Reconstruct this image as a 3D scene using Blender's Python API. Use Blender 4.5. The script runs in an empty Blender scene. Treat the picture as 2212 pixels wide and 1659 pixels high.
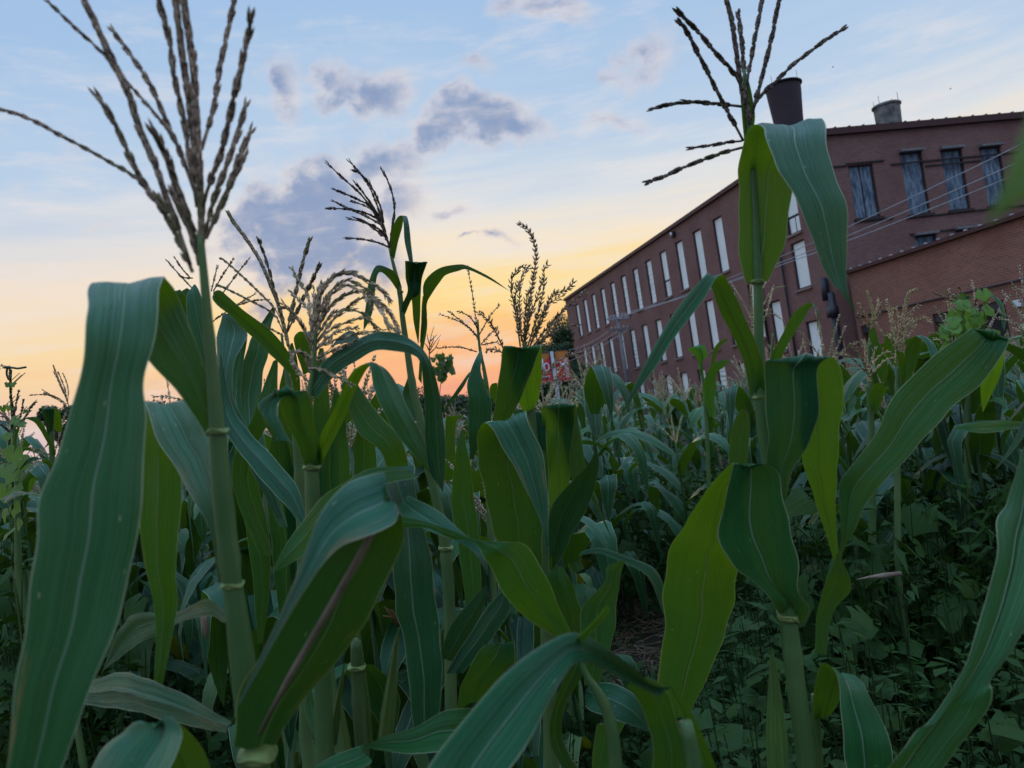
import bpy, math, random
import numpy as np
from math import sin, cos, pi, radians
from mathutils import Vector, Matrix
sc = bpy.context.scene
# ---------------------------------------------------------------- camera
FPX, ROLL, PITCH, CZ = 1671.0, radians(8.3), radians(1.76), 1.4
FW = np.array([0, cos(PITCH), sin(PITCH)]); U0 = np.array([0, -sin(PITCH), cos(PITCH)]); R0 = np.array([1., 0, 0])
RT = cos(ROLL)*R0 - sin(ROLL)*U0; UP = sin(ROLL)*R0 + cos(ROLL)*U0
CAM = np.array([0, 0, CZ])
cd = bpy.data.cameras.new('camera'); cam = bpy.data.objects.new('camera', cd); sc.collection.objects.link(cam)
cam.matrix_world = Matrix(((RT[0], UP[0], -FW[0], 0), (RT[1], UP[1], -FW[1], 0), (RT[2], UP[2], -FW[2], CZ), (0, 0, 0, 1)))
cd.sensor_width = 36; cd.lens = 36*FPX/2212; cd.clip_start = 0.05; cd.clip_end = 900
cd.dof.use_dof = True; cd.dof.focus_distance = 1.9; cd.dof.aperture_fstop = (cd.lens/1000)/0.0032
sc.camera = cam
def rayd(x, y): return FW + (x-1106)/FPX*RT - (y-829.5)/FPX*UP
def P(x, y, d): return CAM + rayd(x, y)*d
# ---------------------------------------------------------------- light
sc.view_settings.view_transform = 'Standard'; sc.view_settings.look = 'None'
sc.view_settings.exposure = 0.0; sc.view_settings.gamma = 1.0
sc.cycles.use_denoising = True; sc.cycles.max_bounces = 8; sc.cycles.transmission_bounces = 6
sc.cycles.sample_clamp_indirect = 4
SUN_AZ, SUN_EL = radians(4), radians(5)
sd = bpy.data.lights.new('sun', 'SUN'); so = bpy.data.objects.new('sun', sd); sc.collection.objects.link(so)
sd.energy = 0.5; sd.angle = radians(12); sd.color = (1, .78, .55)
sdir = Vector((sin(SUN_AZ)*cos(SUN_EL), cos(SUN_AZ)*cos(SUN_EL), sin(SUN_EL)))
so.rotation_euler = sdir.to_track_quat('Z', 'Y').to_euler()
def lin(c): return tuple(((v/255)/12.92 if v/255 <= .04045 else ((v/255+.055)/1.055)**2.4) for v in c)
class NT:
    def __init__(s, tree): s.t = tree; s.n = tree.nodes; s.l = tree.links
    def node(s, typ, **kw):
        n = s.n.new(typ)
        for k, v in kw.items(): setattr(n, k, v)
        return n
    def put(s, sock, v):
        if isinstance(v, bpy.types.NodeSocket): s.l.new(v, sock)
        elif v is not None:
            if sock.type == 'RGBA' and isinstance(v, (tuple, list)) and len(v) == 3: v = (*v, 1)
            sock.default_value = v
    def m(s, op, a, b=None, c=None, clamp=False):
        n = s.node('ShaderNodeMath', operation=op, use_clamp=clamp)
        s.put(n.inputs[0], a)
        if b is not None: s.put(n.inputs[1], b)
        if c is not None: s.put(n.inputs[2], c)
        return n.outputs[0]
    def mr(s, v, a, b, c=0., d=1., smooth=True):
        n = s.node('ShaderNodeMapRange'); n.interpolation_type = 'SMOOTHSTEP' if smooth else 'LINEAR'
        for i, q in enumerate((v, a, b, c, d)): s.put(n.inputs[i], q)
        return n.outputs[0]
    def mix(s, f, a, b, mode='MIX'):
        n = s.node('ShaderNodeMix', data_type='RGBA', blend_type=mode)
        s.put(n.inputs[0], f); s.put(n.inputs[6], a); s.put(n.inputs[7], b)
        return n.outputs[2]
    def noise(s, vec, scale, detail=2., rough=.5, out=0, dist=0.):
        n = s.node('ShaderNodeTexNoise'); s.put(n.inputs['Vector'], vec); s.put(n.inputs['Scale'], scale)
        s.put(n.inputs['Detail'], detail); s.put(n.inputs['Roughness'], rough); s.put(n.inputs['Distortion'], dist)
        return n.outputs[out]
    def mapping(s, vec, scale=(1, 1, 1), loc=(0, 0, 0), rot=(0, 0, 0)):
        n = s.node('ShaderNodeMapping'); s.put(n.inputs[0], vec); n.inputs[1].default_value = loc
        n.inputs[2].default_value = rot; n.inputs[3].default_value = scale
        return n.outputs[0]
    def ramp(s, v, stops):
        n = s.node('ShaderNodeValToRGB'); s.put(n.inputs[0], v); e = n.color_ramp.elements
        while len(e) < len(stops): e.new(.5)
        for i, (p, c) in enumerate(stops): e[i].position = p; e[i].color = (*c, 1)
        return n.outputs[0]
# world: a clear dusk sky, warm at the horizon, with broken cumulus in fixed directions
w = bpy.data.worlds.new('World'); sc.world = w; w.use_nodes = True; w.node_tree.nodes.clear(); N = NT(w.node_tree)
tc = N.node('ShaderNodeTexCoord'); sep = N.node('ShaderNodeSeparateXYZ'); N.l.new(tc.outputs['Generated'], sep.inputs[0])
X, Y, Z = sep.outputs
el = N.m('ARCSINE', Z)                       # elevation in radians
str_v = N.mapping(tc.outputs['Generated'], scale=(2.2, 2.2, 26), rot=(radians(2), radians(-3), 0))
streak = N.noise(str_v, 1.6, 5, .6)
elw = N.m('ADD', el, N.m('MULTIPLY', N.m('SUBTRACT', streak, .5), .12))
D = lambda a: radians(a)/radians(90)
t = N.m('DIVIDE', elw, radians(90), clamp=True)
t = N.m('ADD', N.m('ADD', t, N.m('MULTIPLY', N.mr(N.m('MULTIPLY', X, -1.), .02, .6), D(3.4))), N.m('MULTIPLY', N.mr(X, -.22, .12), D(2.2)))
sky = N.ramp(t, [(0, lin((205, 168, 176))), (D(2.2), lin((242, 160, 138))), (D(4.6), lin((253, 182, 134))), (D(7.8), lin((255, 203, 130))),
    (D(10.8), lin((255, 223, 155))), (D(13.8), lin((246, 231, 208))), (D(16.8), lin((222, 225, 228))), (D(20.5), lin((188, 209, 232))),
    (D(30), lin((164, 195, 230))), (D(55), lin((150, 185, 228))), (1, lin((125, 165, 222)))])
# cooler and paler away from the sunset
away = N.mr(N.m('ADD', N.m('MULTIPLY', X, -.5), N.m('MULTIPLY', Y, -.0)), .05, .34)
sky = N.mix(N.m('MULTIPLY', N.m('MULTIPLY', N.mr(N.m('ADD', N.m('MULTIPLY', X, -1.), 0.), .10, .55), .35), N.mr(el, radians(19), radians(11))), sky, lin((238, 214, 200)))
lowleft = N.m('MULTIPLY', away, N.mr(el, radians(2), radians(6.5), 1., 0.))
sky = N.mix(N.m('MULTIPLY', lowleft, .7), sky, lin((206, 196, 212)))
back = N.mr(Y, .35, -.35)
sky = N.mix(back, sky, N.ramp(t, [(0, lin((96, 108, 140))), (D(12), lin((150, 166, 194))), (D(35), lin((165, 192, 224))), (1, lin((135, 172, 224)))]))
# clouds in directions (image px, radii px, weight)
def gn(x, y): r = rayd(x, y); return r[0]/r[1], r[2]/r[1]
invY = N.m('DIVIDE', 1., N.m('MAXIMUM', Y, .05))
gx = N.m('MULTIPLY', X, invY); gz = N.m('MULTIPLY', Z, invY)
comb = N.node('ShaderNodeCombineXYZ'); N.put(comb.inputs[0], gx); N.put(comb.inputs[1], gz); comb = comb.outputs[0]
wn = N.node('ShaderNodeTexNoise'); N.put(wn.inputs[0], comb); wn.inputs['Scale'].default_value = 11; wn.inputs['Detail'].default_value = 6
wv = N.node('ShaderNodeVectorMath', operation='MULTIPLY_ADD'); N.put(wv.inputs[0], wn.outputs['Color']); wv.inputs[1].default_value = (.15, .11, 0)
ad = N.node('ShaderNodeVectorMath', operation='ADD'); N.put(ad.inputs[0], comb); ad.inputs[1].default_value = (-.075, -.055, 0)
N.put(wv.inputs[2], ad.outputs[0]); wp = wv.outputs[0]
field = 0.
CL = [(650, 500, 230, 125, 1.45), (700, 430, 150, 110, 1.3), (800, 560, 150, 100, 1.0), (560, 440, 70, 80, .7), (1010, 262, 175, 82, 1.2), (1090, 290, 125, 58, 1.0),
      (775, 195, 140, 70, 1.0), (700, 170, 90, 46, .7), (612, 190, 52, 95, .7), (830, 335, 140, 72, .85), (860, 430, 85, 85, .75),
      (1190, 25, 150, 48, .62), (1410, 120, 110, 75, .55), (1330, 160, 60, 40, .5), (1320, 252, 70, 32, .42), (1065, 517, 62, 20, .72), (1020, 525, 45, 14, .6),
      (970, 430, 60, 30, .6), (1025, 130, 62, 40, .5), (620, 340, 90, 50, .35), (1000, 190, 50, 30, .45),
      (65, 405, 50, 25, .3), (195, 478, 50, 22, .32), (170, 335, 50, 40, .25), (330, 815, 60, 20, .3), (1010, 690, 60, 20, .4),
      (960, 745, 90, 18, .35), (505, 560, 60, 45, .6), (1560, 30, 60, 25, .2), (560, 660, 70, 60, .7), (720, 650, 90, 60, .7), (-250, 200, 200, 80, .6), (-400, 500, 300, 60, .5), (2450, 150, 200, 70, .5), (900, -300, 300, 120, .8), (1500, -420, 300, 100, .7)]
for (cx, cy, rx, ry, a) in CL:
    ux, uz = gn(cx, cy)
    s1 = N.node('ShaderNodeVectorMath', operation='SUBTRACT'); N.put(s1.inputs[0], wp); s1.inputs[1].default_value = (ux, uz, 0)
    s2 = N.node('ShaderNodeVectorMath', operation='MULTIPLY'); N.put(s2.inputs[0], s1.outputs[0]); s2.inputs[1].default_value = (FPX/rx/1.12, FPX/ry/1.12, 0)
    s3 = N.node('ShaderNodeVectorMath', operation='LENGTH'); N.put(s3.inputs[0], s2.outputs[0])
    field = N.m('MAXIMUM', field, N.m('MULTIPLY', N.m('SUBTRACT', 1., s3.outputs['Value']), a))
fb = N.noise(comb, 22, 7, .6); fb2 = N.noise(comb, 34, 5, .55)
dens = N.m('ADD', N.m('MULTIPLY', field, 2.0), N.m('MULTIPLY', N.m('SUBTRACT', fb, .5), 2.7))
dens = N.m('MULTIPLY', N.m('MULTIPLY', N.mr(dens, -.15, 1.75), N.mr(field, -.08, .40)), N.mr(Y, .1, .3))
ccol = N.mix(N.mr(N.m('ADD', dens, N.m('MULTIPLY', N.m('SUBTRACT', fb2, .5), .9)), .1, 1.1), lin((236, 216, 208)), lin((136, 156, 192)))
ccol = N.mix(N.mr(N.m('ADD', fb2, N.m('MULTIPLY', field, -.25)), .40, .66), ccol, lin((196, 184, 194)))
ccol = N.mix(N.m('MULTIPLY', N.mr(el, radians(12), radians(4)), .55), ccol, lin((214, 158, 160)))
sky = N.mix(N.m('MULTIPLY', dens, .93), sky, ccol)
wisps = N.m('MULTIPLY', N.mr(N.noise(N.mapping(tc.outputs['Generated'], scale=(3, 3, 14), rot=(.1, .05, 0)), 2.2, 6, .62), .48, .75), .5)
sky = N.mix(wisps, sky, lin((236, 228, 226)))
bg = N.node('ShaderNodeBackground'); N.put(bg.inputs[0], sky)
# open sky overhead and behind camera, boosted beyond dusk level to light the field
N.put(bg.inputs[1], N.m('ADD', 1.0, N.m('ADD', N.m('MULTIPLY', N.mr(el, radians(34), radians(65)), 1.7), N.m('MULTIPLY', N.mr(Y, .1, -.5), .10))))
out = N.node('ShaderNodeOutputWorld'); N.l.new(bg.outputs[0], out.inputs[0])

# ---------------------------------------------------------------- materials
def mat(name):
    m = bpy.data.materials.new(name); m.use_nodes = True; m.node_tree.nodes.clear(); n = NT(m.node_tree)
    o = n.node('ShaderNodeOutputMaterial'); return m, n, o
def bsdf(n, col, rough=.6, spec=.4, normal=None, metal=0.):
    b = n.node('ShaderNodeBsdfPrincipled'); n.put(b.inputs['Base Color'], col); n.put(b.inputs['Roughness'], rough)
    n.put(b.inputs['Specular IOR Level'], spec); n.put(b.inputs['Metallic'], metal)
    if normal is not None: n.put(b.inputs['Normal'], normal)
    return b.outputs[0]
def bump(n, h, strength=.5, dist=.01):
    b = n.node('ShaderNodeBump'); n.put(b.inputs['Strength'], strength); n.put(b.inputs['Distance'], dist); n.put(b.inputs['Height'], h); return b.outputs[0]
def simple(name, col, rough=.7, spec=.3, var=.25, scale=8, metal=0., bmp=0.):
    m, n, o = mat(name); t = n.node('ShaderNodeTexCoord').outputs['Object']
    ns = n.noise(t, scale, 5, .6); c = n.mix(n.mr(ns, .3, .7), tuple(v*(1-var) for v in col), tuple(v*(1+var) for v in col))
    nm = bump(n, ns, bmp, .01) if bmp else None
    n.l.new(bsdf(n, c, rough, spec, nm, metal), o.inputs[0]); return m
def leafmat(name, col, trans, tmix=.42, rough=.42, veins=1., specks=True, sp_=.6):
    m, n, o = mat(name); uv = n.node('ShaderNodeUVMap').outputs[0]; oi = n.node('ShaderNodeObjectInfo')
    s = n.node('ShaderNodeSeparateXYZ'); n.l.new(uv, s.inputs[0]); u, v = s.outputs[0], s.outputs[1]
    rnd = n.m('MULTIPLY', oi.outputs['Random'], 37.)
    c3 = n.node('ShaderNodeCombineXYZ'); n.put(c3.inputs[0], u); n.put(c3.inputs[1], v); n.put(c3.inputs[2], rnd); q = c3.outputs[0]
    a = n.m('ABSOLUTE', n.m('SUBTRACT', u, .5))
    fine = n.noise(n.mapping(q, scale=(58, 1.2, 1)), 1., 2, .5)
    med = n.noise(n.mapping(q, scale=(7, 5, 1)), 1., 4, .6)
    blot = n.noise(n.mapping(q, scale=(2.2, 14, 1)), 1., 4, .6)
    base = n.mix(1., oi.outputs['Color'], col, 'MULTIPLY')
    c = n.mix(n.mr(med, .3, .7), base, n.mix(1., base, (1.35, 1.22, 1.05), 'MULTIPLY'))
    c = n.mix(n.m('MULTIPLY', n.mr(fine, .45, .68), .42*veins), c, n.mix(1., base, (1.7, 1.5, 1.4), 'MULTIPLY'))
    c = n.mix(n.m('MULTIPLY', n.mr(blot, .5, .8), .5), c, n.mix(1., base, (1.5, 1.35, .7), 'MULTIPLY'))
    rib = n.mr(a, .026, .010)
    c = n.mix(n.m('MULTIPLY', rib, .9), c, (.18, .32, .20))
    edge = n.mr(a, .478, .496)
    c = n.mix(n.m('MULTIPLY', edge, .9), c, (.42, .46, .28))
    wear = n.m('MULTIPLY', n.mr(n.noise(n.mapping(q, scale=(3, 9, 1)), 1., 4, .65), .60, .70), n.mr(a, .30, .46))
    c = n.mix(n.m('MULTIPLY', wear, .8), c, (.24, .17, .075))
    if specks:
        vo = n.node('ShaderNodeTexVoronoi'); n.put(vo.inputs['Vector'], n.mapping(q, scale=(9, 42, 1))); vo.inputs['Scale'].default_value = 1.
        sp = n.m('MULTIPLY', n.mr(vo.outputs['Distance'], .11, .04), n.m('GREATER_THAN', n.m('FRACT', n.m('MULTIPLY', vo.outputs['Color'], 7.)), .62))
        c = n.mix(n.m('MULTIPLY', sp, .75), c, (.42, .45, .26))
    h = n.m('ADD', n.m('MULTIPLY', fine, .8), n.m('ADD', n.m('MULTIPLY', rib, -1.1), n.m('MULTIPLY', med, .5)))
    nm = bump(n, h, .9, .0032)
    ro = n.mr(med, .3, .7, rough-.07, rough+.12)
    bf = n.node('ShaderNodeNewGeometry').outputs['Backfacing']
    c = n.mix(1., c, n.mix(bf, (1.12, 1.02, .62), (1.0, 1.02, .98)), 'MULTIPLY')
    b = bsdf(n, c, ro, n.m('ADD', sp_*.7, n.m('MULTIPLY', bf, sp_*.5)), nm)
    tr = n.node('ShaderNodeBsdfTranslucent'); n.put(tr.inputs[0], n.mix(n.m('MULTIPLY', n.m('ADD', fine, rib), .4), n.mix(1., n.mix(.6, oi.outputs['Color'], (1, 1, 1, 1)), trans, 'MULTIPLY'), tuple(x*.35 for x in trans)))
    mx = n.node('ShaderNodeMixShader'); n.put(mx.inputs[0], n.m('MULTIPLY', n.m('MULTIPLY', n.m('SUBTRACT', 1., n.m('MULTIPLY', bf, .62)), oi.outputs['Alpha']), tmix))
    n.l.new(b, mx.inputs[1]); n.l.new(tr.outputs[0], mx.inputs[2]); n.l.new(mx.outputs[0], o.inputs[0]); return m
M = {}
M['leaf'] = leafmat('corn_leaf', (.013, .096, .040), (.24, .40, .010), tmix=.48, rough=.30, sp_=.36)
M['bleaf'] = leafmat('field_leaf', (.015, .076, .032), (.14, .27, .01), specks=False, tmix=.24, sp_=.35)
M['weed'] = leafmat('weed_leaf', (.018, .056, .018), (.09, .19, .008), specks=False, veins=.3, tmix=.25, rough=.55, sp_=.3)
M['vine'] = leafmat('vine_leaf', (.075, .17, .045), (.28, .5, .05), specks=False, veins=.3)
def stalkmat():
    m, n, o = mat('corn_stalk'); t = n.node('ShaderNodeTexCoord').outputs['Object']; oi = n.node('ShaderNodeObjectInfo')
    f = n.noise(n.mapping(t, scale=(260, 260, 6)), 1., 3); g = n.noise(t, 9, 3)
    c = n.mix(1., oi.outputs['Color'], n.mix(n.mr(g, .3, .7), (.07, .145, .045), (.12, .19, .06)), 'MULTIPLY')
    c = n.mix(n.m('MULTIPLY', n.mr(f, .45, .75), .4), c, (.16, .24, .09))
    b = bsdf(n, c, .45, .4, bump(n, f, .5, .001))
    tr = n.node('ShaderNodeBsdfTranslucent'); n.put(tr.inputs[0], (.2, .3, .06, 1))
    mx = n.node('ShaderNodeMixShader'); mx.inputs[0].default_value = .15
    n.l.new(b, mx.inputs[1]); n.l.new(tr.outputs[0], mx.inputs[2]); n.l.new(mx.outputs[0], o.inputs[0]); return m
M['stalk'] = stalkmat()
def tasselmat():
    m, n, o = mat('tassel'); t = n.node('ShaderNodeTexCoord').outputs['Object']; oi = n.node('ShaderNodeObjectInfo')
    g = n.noise(t, 160, 3); k = n.noise(t, 14, 2)
    c = n.mix(n.mr(g, .35, .65), (.15, .115, .085), (.50, .41, .30)); c = n.mix(n.mr(k, .45, .7), c, (.20, .20, .10))
    c = n.mix(1., c, oi.outputs['Color'], 'MULTIPLY')
    n.l.new(bsdf(n, c, .8, .2), o.inputs[0]); return m
M['tassel'] = tasselmat()
M['collar'] = simple('leaf_collar', (.20, .26, .08), .6, .3, .3, 60)
M['husk'] = leafmat('ear_husk', (.13, .25, .10), (.3, .45, .08), .25, .5)
M['silk'] = simple('ear_silk', (.16, .07, .03), .8, .2, .4, 40)
def brick(name, c1, c2, mortar, scale=1.0):
    m, n, o = mat(name); uv = n.node('ShaderNodeUVMap').outputs[0]
    b = n.node('ShaderNodeTexBrick'); n.put(b.inputs['Vector'], uv); b.offset = .5
    for k, v in (('Scale', 1.), ('Mortar Size', .013), ('Brick Width', .215*scale), ('Row Height', .075*scale), ('Bias', -.2), ('Mortar Smooth', .3)): b.inputs[k].default_value = v
    b.inputs['Color1'].default_value = (*c1, 1); b.inputs['Color2'].default_value = (*c2, 1); b.inputs['Mortar'].default_value = (*mortar, 1)
    big = n.noise(uv, .35, 5, .65); st = n.noise(n.mapping(uv, scale=(1.6, .22, 1)), 1., 5, .6)
    c = n.mix(n.m('MULTIPLY', n.mr(big, .35, .75), .55), b.outputs[0], tuple(x*.62 for x in c1))
    c = n.mix(n.m('MULTIPLY', n.mr(st, .55, .8), .35), c, (.26, .19, .17))
    h = n.m('SUBTRACT', n.noise(uv, 9, 4), b.outputs['Fac'])
    n.l.new(bsdf(n, c, .85, .2, bump(n, h, .8, .02)), o.inputs[0]); return m
M['brick'] = brick('factory_brick', (.27, .115, .095), (.17, .077, .068), (.27, .20, .18))
M['brick2'] = brick('annex_brick', (.35, .13, .085), (.22, .09, .065), (.33, .24, .20), 1.15)
M['coping'] = simple('dark_red_coping', (.075, .028, .026), .6, .3, .2)
M['panel'] = simple('boarded_window_panel', (.88, .90, .85), .6, .3, .05, 1.5)
M['frame'] = simple('window_frame', (.045, .03, .03), .7, .3, .2)
M['blueboard'] = None
def boards():
    m, n, o = mat('weathered_blue_boards'); uv = n.node('ShaderNodeTexCoord').outputs['Object']
    a = n.noise(n.mapping(uv, scale=(7, 7, 1.6)), 1., 6, .7); k = n.noise(n.mapping(uv, scale=(22, 22, 3)), 1., 4, .7)
    c = n.mix(n.mr(a, .38, .66), (.065, .090, .125), (.24, .30, .36)); c = n.mix(n.m('MULTIPLY', n.mr(k, .5, .7), .45), c, (.10, .13, .17))
    n.l.new(bsdf(n, c, .8, .2, bump(n, k, .5, .01)), o.inputs[0]); return m
M['blueboard'] = boards()
M['darkmetal'] = simple('dark_metal', (.03, .03, .04), .5, .4, .2)
M['dark'] = simple('dark_opening', (.012, .014, .02), .6, .3, .2)
M['steel'] = simple('pale_weathered_steel', (.36, .36, .38), .5, .4, .2, 6)
M['wood'] = simple('grey_pole_wood', (.20, .18, .18), .8, .2, .3, 12, bmp=.3)
M['lampglass'] = simple('lamp_glass', (.8, .78, .7), .2, .5, .05)
M['stack'] = brick('chimney_brick', (.075, .050, .060), (.06, .045, .055), (.09, .07, .075))
M['stackblack'] = simple('sooty_rim', (.012, .012, .014), .8, .2, .3)
M['stone'] = simple('mottled_grey_render', (.20, .185, .17), .9, .1, .55, 1.6, bmp=.4)
M['bannerred'] = simple('banner_cloth_red', (.60, .05, .06), .7, .2, .08, 3)
M['bannerorange'] = simple('banner_cloth_orange', (.56, .20, .05), .7, .2, .1, 3)
M['white'] = simple('banner_print_white', (.75, .75, .8), .6, .2, .05)
M['treeleaf'] = simple('tree_leaf', (.045, .075, .028), .7, .3, .4, 1.2)
M['bark'] = simple('bark', (.08, .06, .045), .9, .1, .3, 8)
M['orangeleaf'] = simple('dry_leaf', (.30, .16, .06), .8, .2, .4, 10)
M['cob'] = simple('dry_husk', (.22, .16, .11), .8, .2, .3, 30)
# ---------------------------------------------------------------- mesh helpers
class MB:
    def __init__(s): s.v = []; s.f = []; s.uv = []; s.mi = []; s.n = 0
    def add(s, V, F, UV=None, mi=0):
        V = np.asarray(V, float); k = s.n; s.v.append(V); s.n += len(V)
        s.f += [tuple(i+k for i in q) for q in F]; s.mi += [mi]*len(F)
        s.uv.append(np.zeros((len(V), 2)) if UV is None else np.asarray(UV, float))
    def box(s, c, h, ax=None, mi=0):
        ax = np.eye(3) if ax is None else ax
        V = [np.array(c) + a*h[0]*ax[0] + b*h[1]*ax[1] + e*h[2]*ax[2] for a in (-1, 1) for b in (-1, 1) for e in (-1, 1)]
        s.add(V, [(0, 1, 3, 2), (4, 6, 7, 5), (0, 4, 5, 1), (2, 3, 7, 6), (0, 2, 6, 4), (1, 5, 7, 3)], None, mi)
    def tube(s, pts, rad, n=8, cap=True, mi=0):
        pts = np.asarray(pts, float); L = len(pts); rad = np.broadcast_to(rad, (L,))
        T = np.gradient(pts, axis=0); T /= np.linalg.norm(T, axis=1)[:, None]+1e-12
        a = np.cross(T[0], [0.31, .22, .93]); a /= np.linalg.norm(a)+1e-12
        V = []; UV = []
        for i in range(L):
            a = a - T[i]*(a@T[i]); a /= np.linalg.norm(a)+1e-12; b = np.cross(T[i], a)
            for k in range(n):
                th = 2*pi*k/n; V.append(pts[i] + rad[i]*(cos(th)*a+sin(th)*b)); UV.append((k/n, i/L))
        F = [(i*n+k, i*n+(k+1) % n, (i+1)*n+(k+1) % n, (i+1)*n+k) for i in range(L-1) for k in range(n)]
        if cap: F += [tuple(range(n-1, -1, -1)), tuple((L-1)*n+k for k in range(n))]
        s.add(V, F, UV, mi)
    def spindle(s, p, d, L, r, n=4, mi=0):
        d = d/(np.linalg.norm(d)+1e-12); a = np.cross(d, [.3, .5, .81]); a /= np.linalg.norm(a)+1e-12; b = np.cross(d, a)
        V = [p]
        for t, q in ((.28, 1.), (.65, .8)):
            V += [p + d*L*t + r*q*(cos(2*pi*k/n)*a + sin(2*pi*k/n)*b) for k in range(n)]
        V.append(p+d*L)
        F = [(0, 1+(k+1) % n, 1+k) for k in range(n)] + [(1+k, 1+(k+1) % n, 1+n+(k+1) % n, 1+n+k) for k in range(n)] + [(1+n+k, 1+n+(k+1) % n, 1+2*n) for k in range(n)]
        s.add(V, F, None, mi)
    def build(s, name, mats, parent=None, smooth=True, color=None):
        me = bpy.data.meshes.new(name); V = np.concatenate(s.v); UV = np.concatenate(s.uv)
        me.from_pydata(V.tolist(), [], s.f)
        ul = me.uv_layers.new(name='UVMap'); li = np.empty(len(me.loops), np.int32); me.loops.foreach_get('vertex_index', li)
        ul.data.foreach_set('uv', UV[li].astype(np.float32).ravel())
        for m in (mats if isinstance(mats, (list, tuple)) else [mats]): me.materials.append(m)
        me.polygons.foreach_set('material_index', s.mi); me.polygons.foreach_set('use_smooth', [smooth]*len(s.f)); me.update()
        o = bpy.data.objects.new(name, me); sc.collection.objects.link(o)
        if parent is not None:
            o.parent = parent; o.matrix_parent_inverse = Matrix.Translation(-parent.location) if parent.location.length else Matrix.Identity(4)
        if color is not None: o.color = tuple(color) if len(color) == 4 else (*color, 1)
        return o
def tag(o, label, cat, group=None, kind=None):
    if label: o['label'] = label
    if cat: o['category'] = cat
    if group: o['group'] = group
    if kind: o['kind'] = kind
    return o
def empty(name, loc, label, cat, group=None):
    e = bpy.data.objects.new(name, None); e.location = Vector([float(q) for q in loc]); e.empty_display_size = .1; sc.collection.objects.link(e)
    return tag(e, label, cat, group)
def catmull(A, sub):
    A = np.asarray(A, float); n = len(A); out = []
    Q = np.vstack([2*A[0]-A[1], A, 2*A[-1]-A[-2]])
    for i in range(n-1):
        p0, p1, p2, p3 = Q[i:i+4]
        for k in range(sub):
            t = k/sub; out.append(.5*((2*p1)+(-p0+p2)*t+(2*p0-5*p1+4*p2-p3)*t*t+(-p0+3*p1-3*p2+p3)*t**3))
    out.append(A[-1]); return np.array(out)
CR = {'v': (0, 0, 1), 'A': (0, 0, .3581), 'B': (486, 324, .3662), 'C': (1188, 0, .4629), 'D': (0, 540, .3418), 'E': (0, 1053, .3662), 'F': (648, 810, .3662),
      'G': (648, 1134, .3662), 'H': (1296, 594, .4141), 'I': (1350, 1026, .3896), 'Z': (864, 702, .1709), 'Y': (324, 540, .1709), 'N': (1134, 702, .1302),
      'T': (1458, 0, .2344), 'R': (1782, 594, .1953), 'L': (0, 756, .1953), 'S': (1188, 459, .2604), 'Q': (1782, 216, .2603)}
def cv(fr, x, y): a, b, s = CR[fr]; return a+s*x, b+s*y
def dep(d, n):
    d = list(d) if isinstance(d, (tuple, list)) else [d, d]
    return np.interp(np.linspace(0, 1, n), np.linspace(0, 1, len(d)), d)
# ================================================================ SETTING
A10 = radians(-10.3); d1 = np.array([sin(A10), cos(A10), 0]); d2 = np.array([cos(A10), -sin(A10), 0]); UZ = np.array([0, 0, 1.])
C0 = np.array([14.614, 33.703, 0.])
def grid_ground():
    m, n, o = mat('field_soil'); t = n.node('ShaderNodeTexCoord').outputs['Object']
    a = n.noise(t, 1.1, 6, .65); b = n.noise(t, 24, 5, .7)
    c = n.mix(n.mr(a, .35, .65), (.050, .036, .028), (.030, .045, .018)); c = n.mix(n.m('MULTIPLY', n.mr(b, .45, .7), .6), c, (.085, .065, .05))
    n.l.new(bsdf(n, c, .95, .1, bump(n, b, .9, .04)), o.inputs[0])
    mb = MB(); xs = np.concatenate([np.linspace(-220, -12, 8), np.linspace(-10, 12, 60), np.linspace(14, 220, 8)]); ys = np.concatenate([np.linspace(-30, -2, 4), np.linspace(-1, 14, 50), np.linspace(16, 420, 12)])
    V = []; rs = random.Random(3)
    for y in ys:
        for x in xs:
            V.append((x, y, (.03*sin(x*2.1+y*.7)+.025*sin(y*3.3-x)+rs.uniform(-.015, .015)) if abs(x) < 12 and -1 < y < 14 else 0))
    k = len(xs); F = [(j*k+i, j*k+i+1, (j+1)*k+i+1, (j+1)*k+i) for j in range(len(ys)-1) for i in range(k-1)]
    mb.add(V, F); g = mb.build('ground', m); tag(g, 'dark garden soil under the corn', 'ground', kind='structure'); 
grid_ground()
# ---- factory building
def wall_sheet(mb, org, du, n, u0, u1, z0, z1, ops, depth=.22, mi=0):
    us = sorted({u0, u1, *[o[0] for o in ops], *[o[1] for o in ops]}); zs = sorted({z0, z1, *[o[2] for o in ops], *[o[3] for o in ops]})
    pt = lambda u, z, off=0.: org + du*u + UZ*z - n*off
    for i in range(len(us)-1):
        for j in range(len(zs)-1):
            um, zm = (us[i]+us[i+1])/2, (zs[j]+zs[j+1])/2
            if any(o[0] < um < o[1] and o[2] < zm < o[3] for o in ops): continue
            q = [(us[i], zs[j]), (us[i+1], zs[j]), (us[i+1], zs[j+1]), (us[i], zs[j+1])]
            mb.add([pt(*a) for a in q], [(0, 1, 2, 3)], q, mi)
    for (a, b, c, d) in ops:
        for (p, q) in (((a, c), (a, d)), ((b, d), (b, c)), ((a, d), (b, d)), ((b, c), (a, c))):
            mb.add([pt(*p), pt(*q), pt(*q, depth), pt(*p, depth)], [(0, 1, 2, 3)], [p, q, (q[0]+.2, q[1]), (p[0]+.2, p[1])], mi)
fac = empty('brick_factory', C0, 'long three storey red brick factory with rows of pale boarded windows', 'factory')
n1 = -d2; n2 = -d1      # outward normals: left wall, front wall
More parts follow.
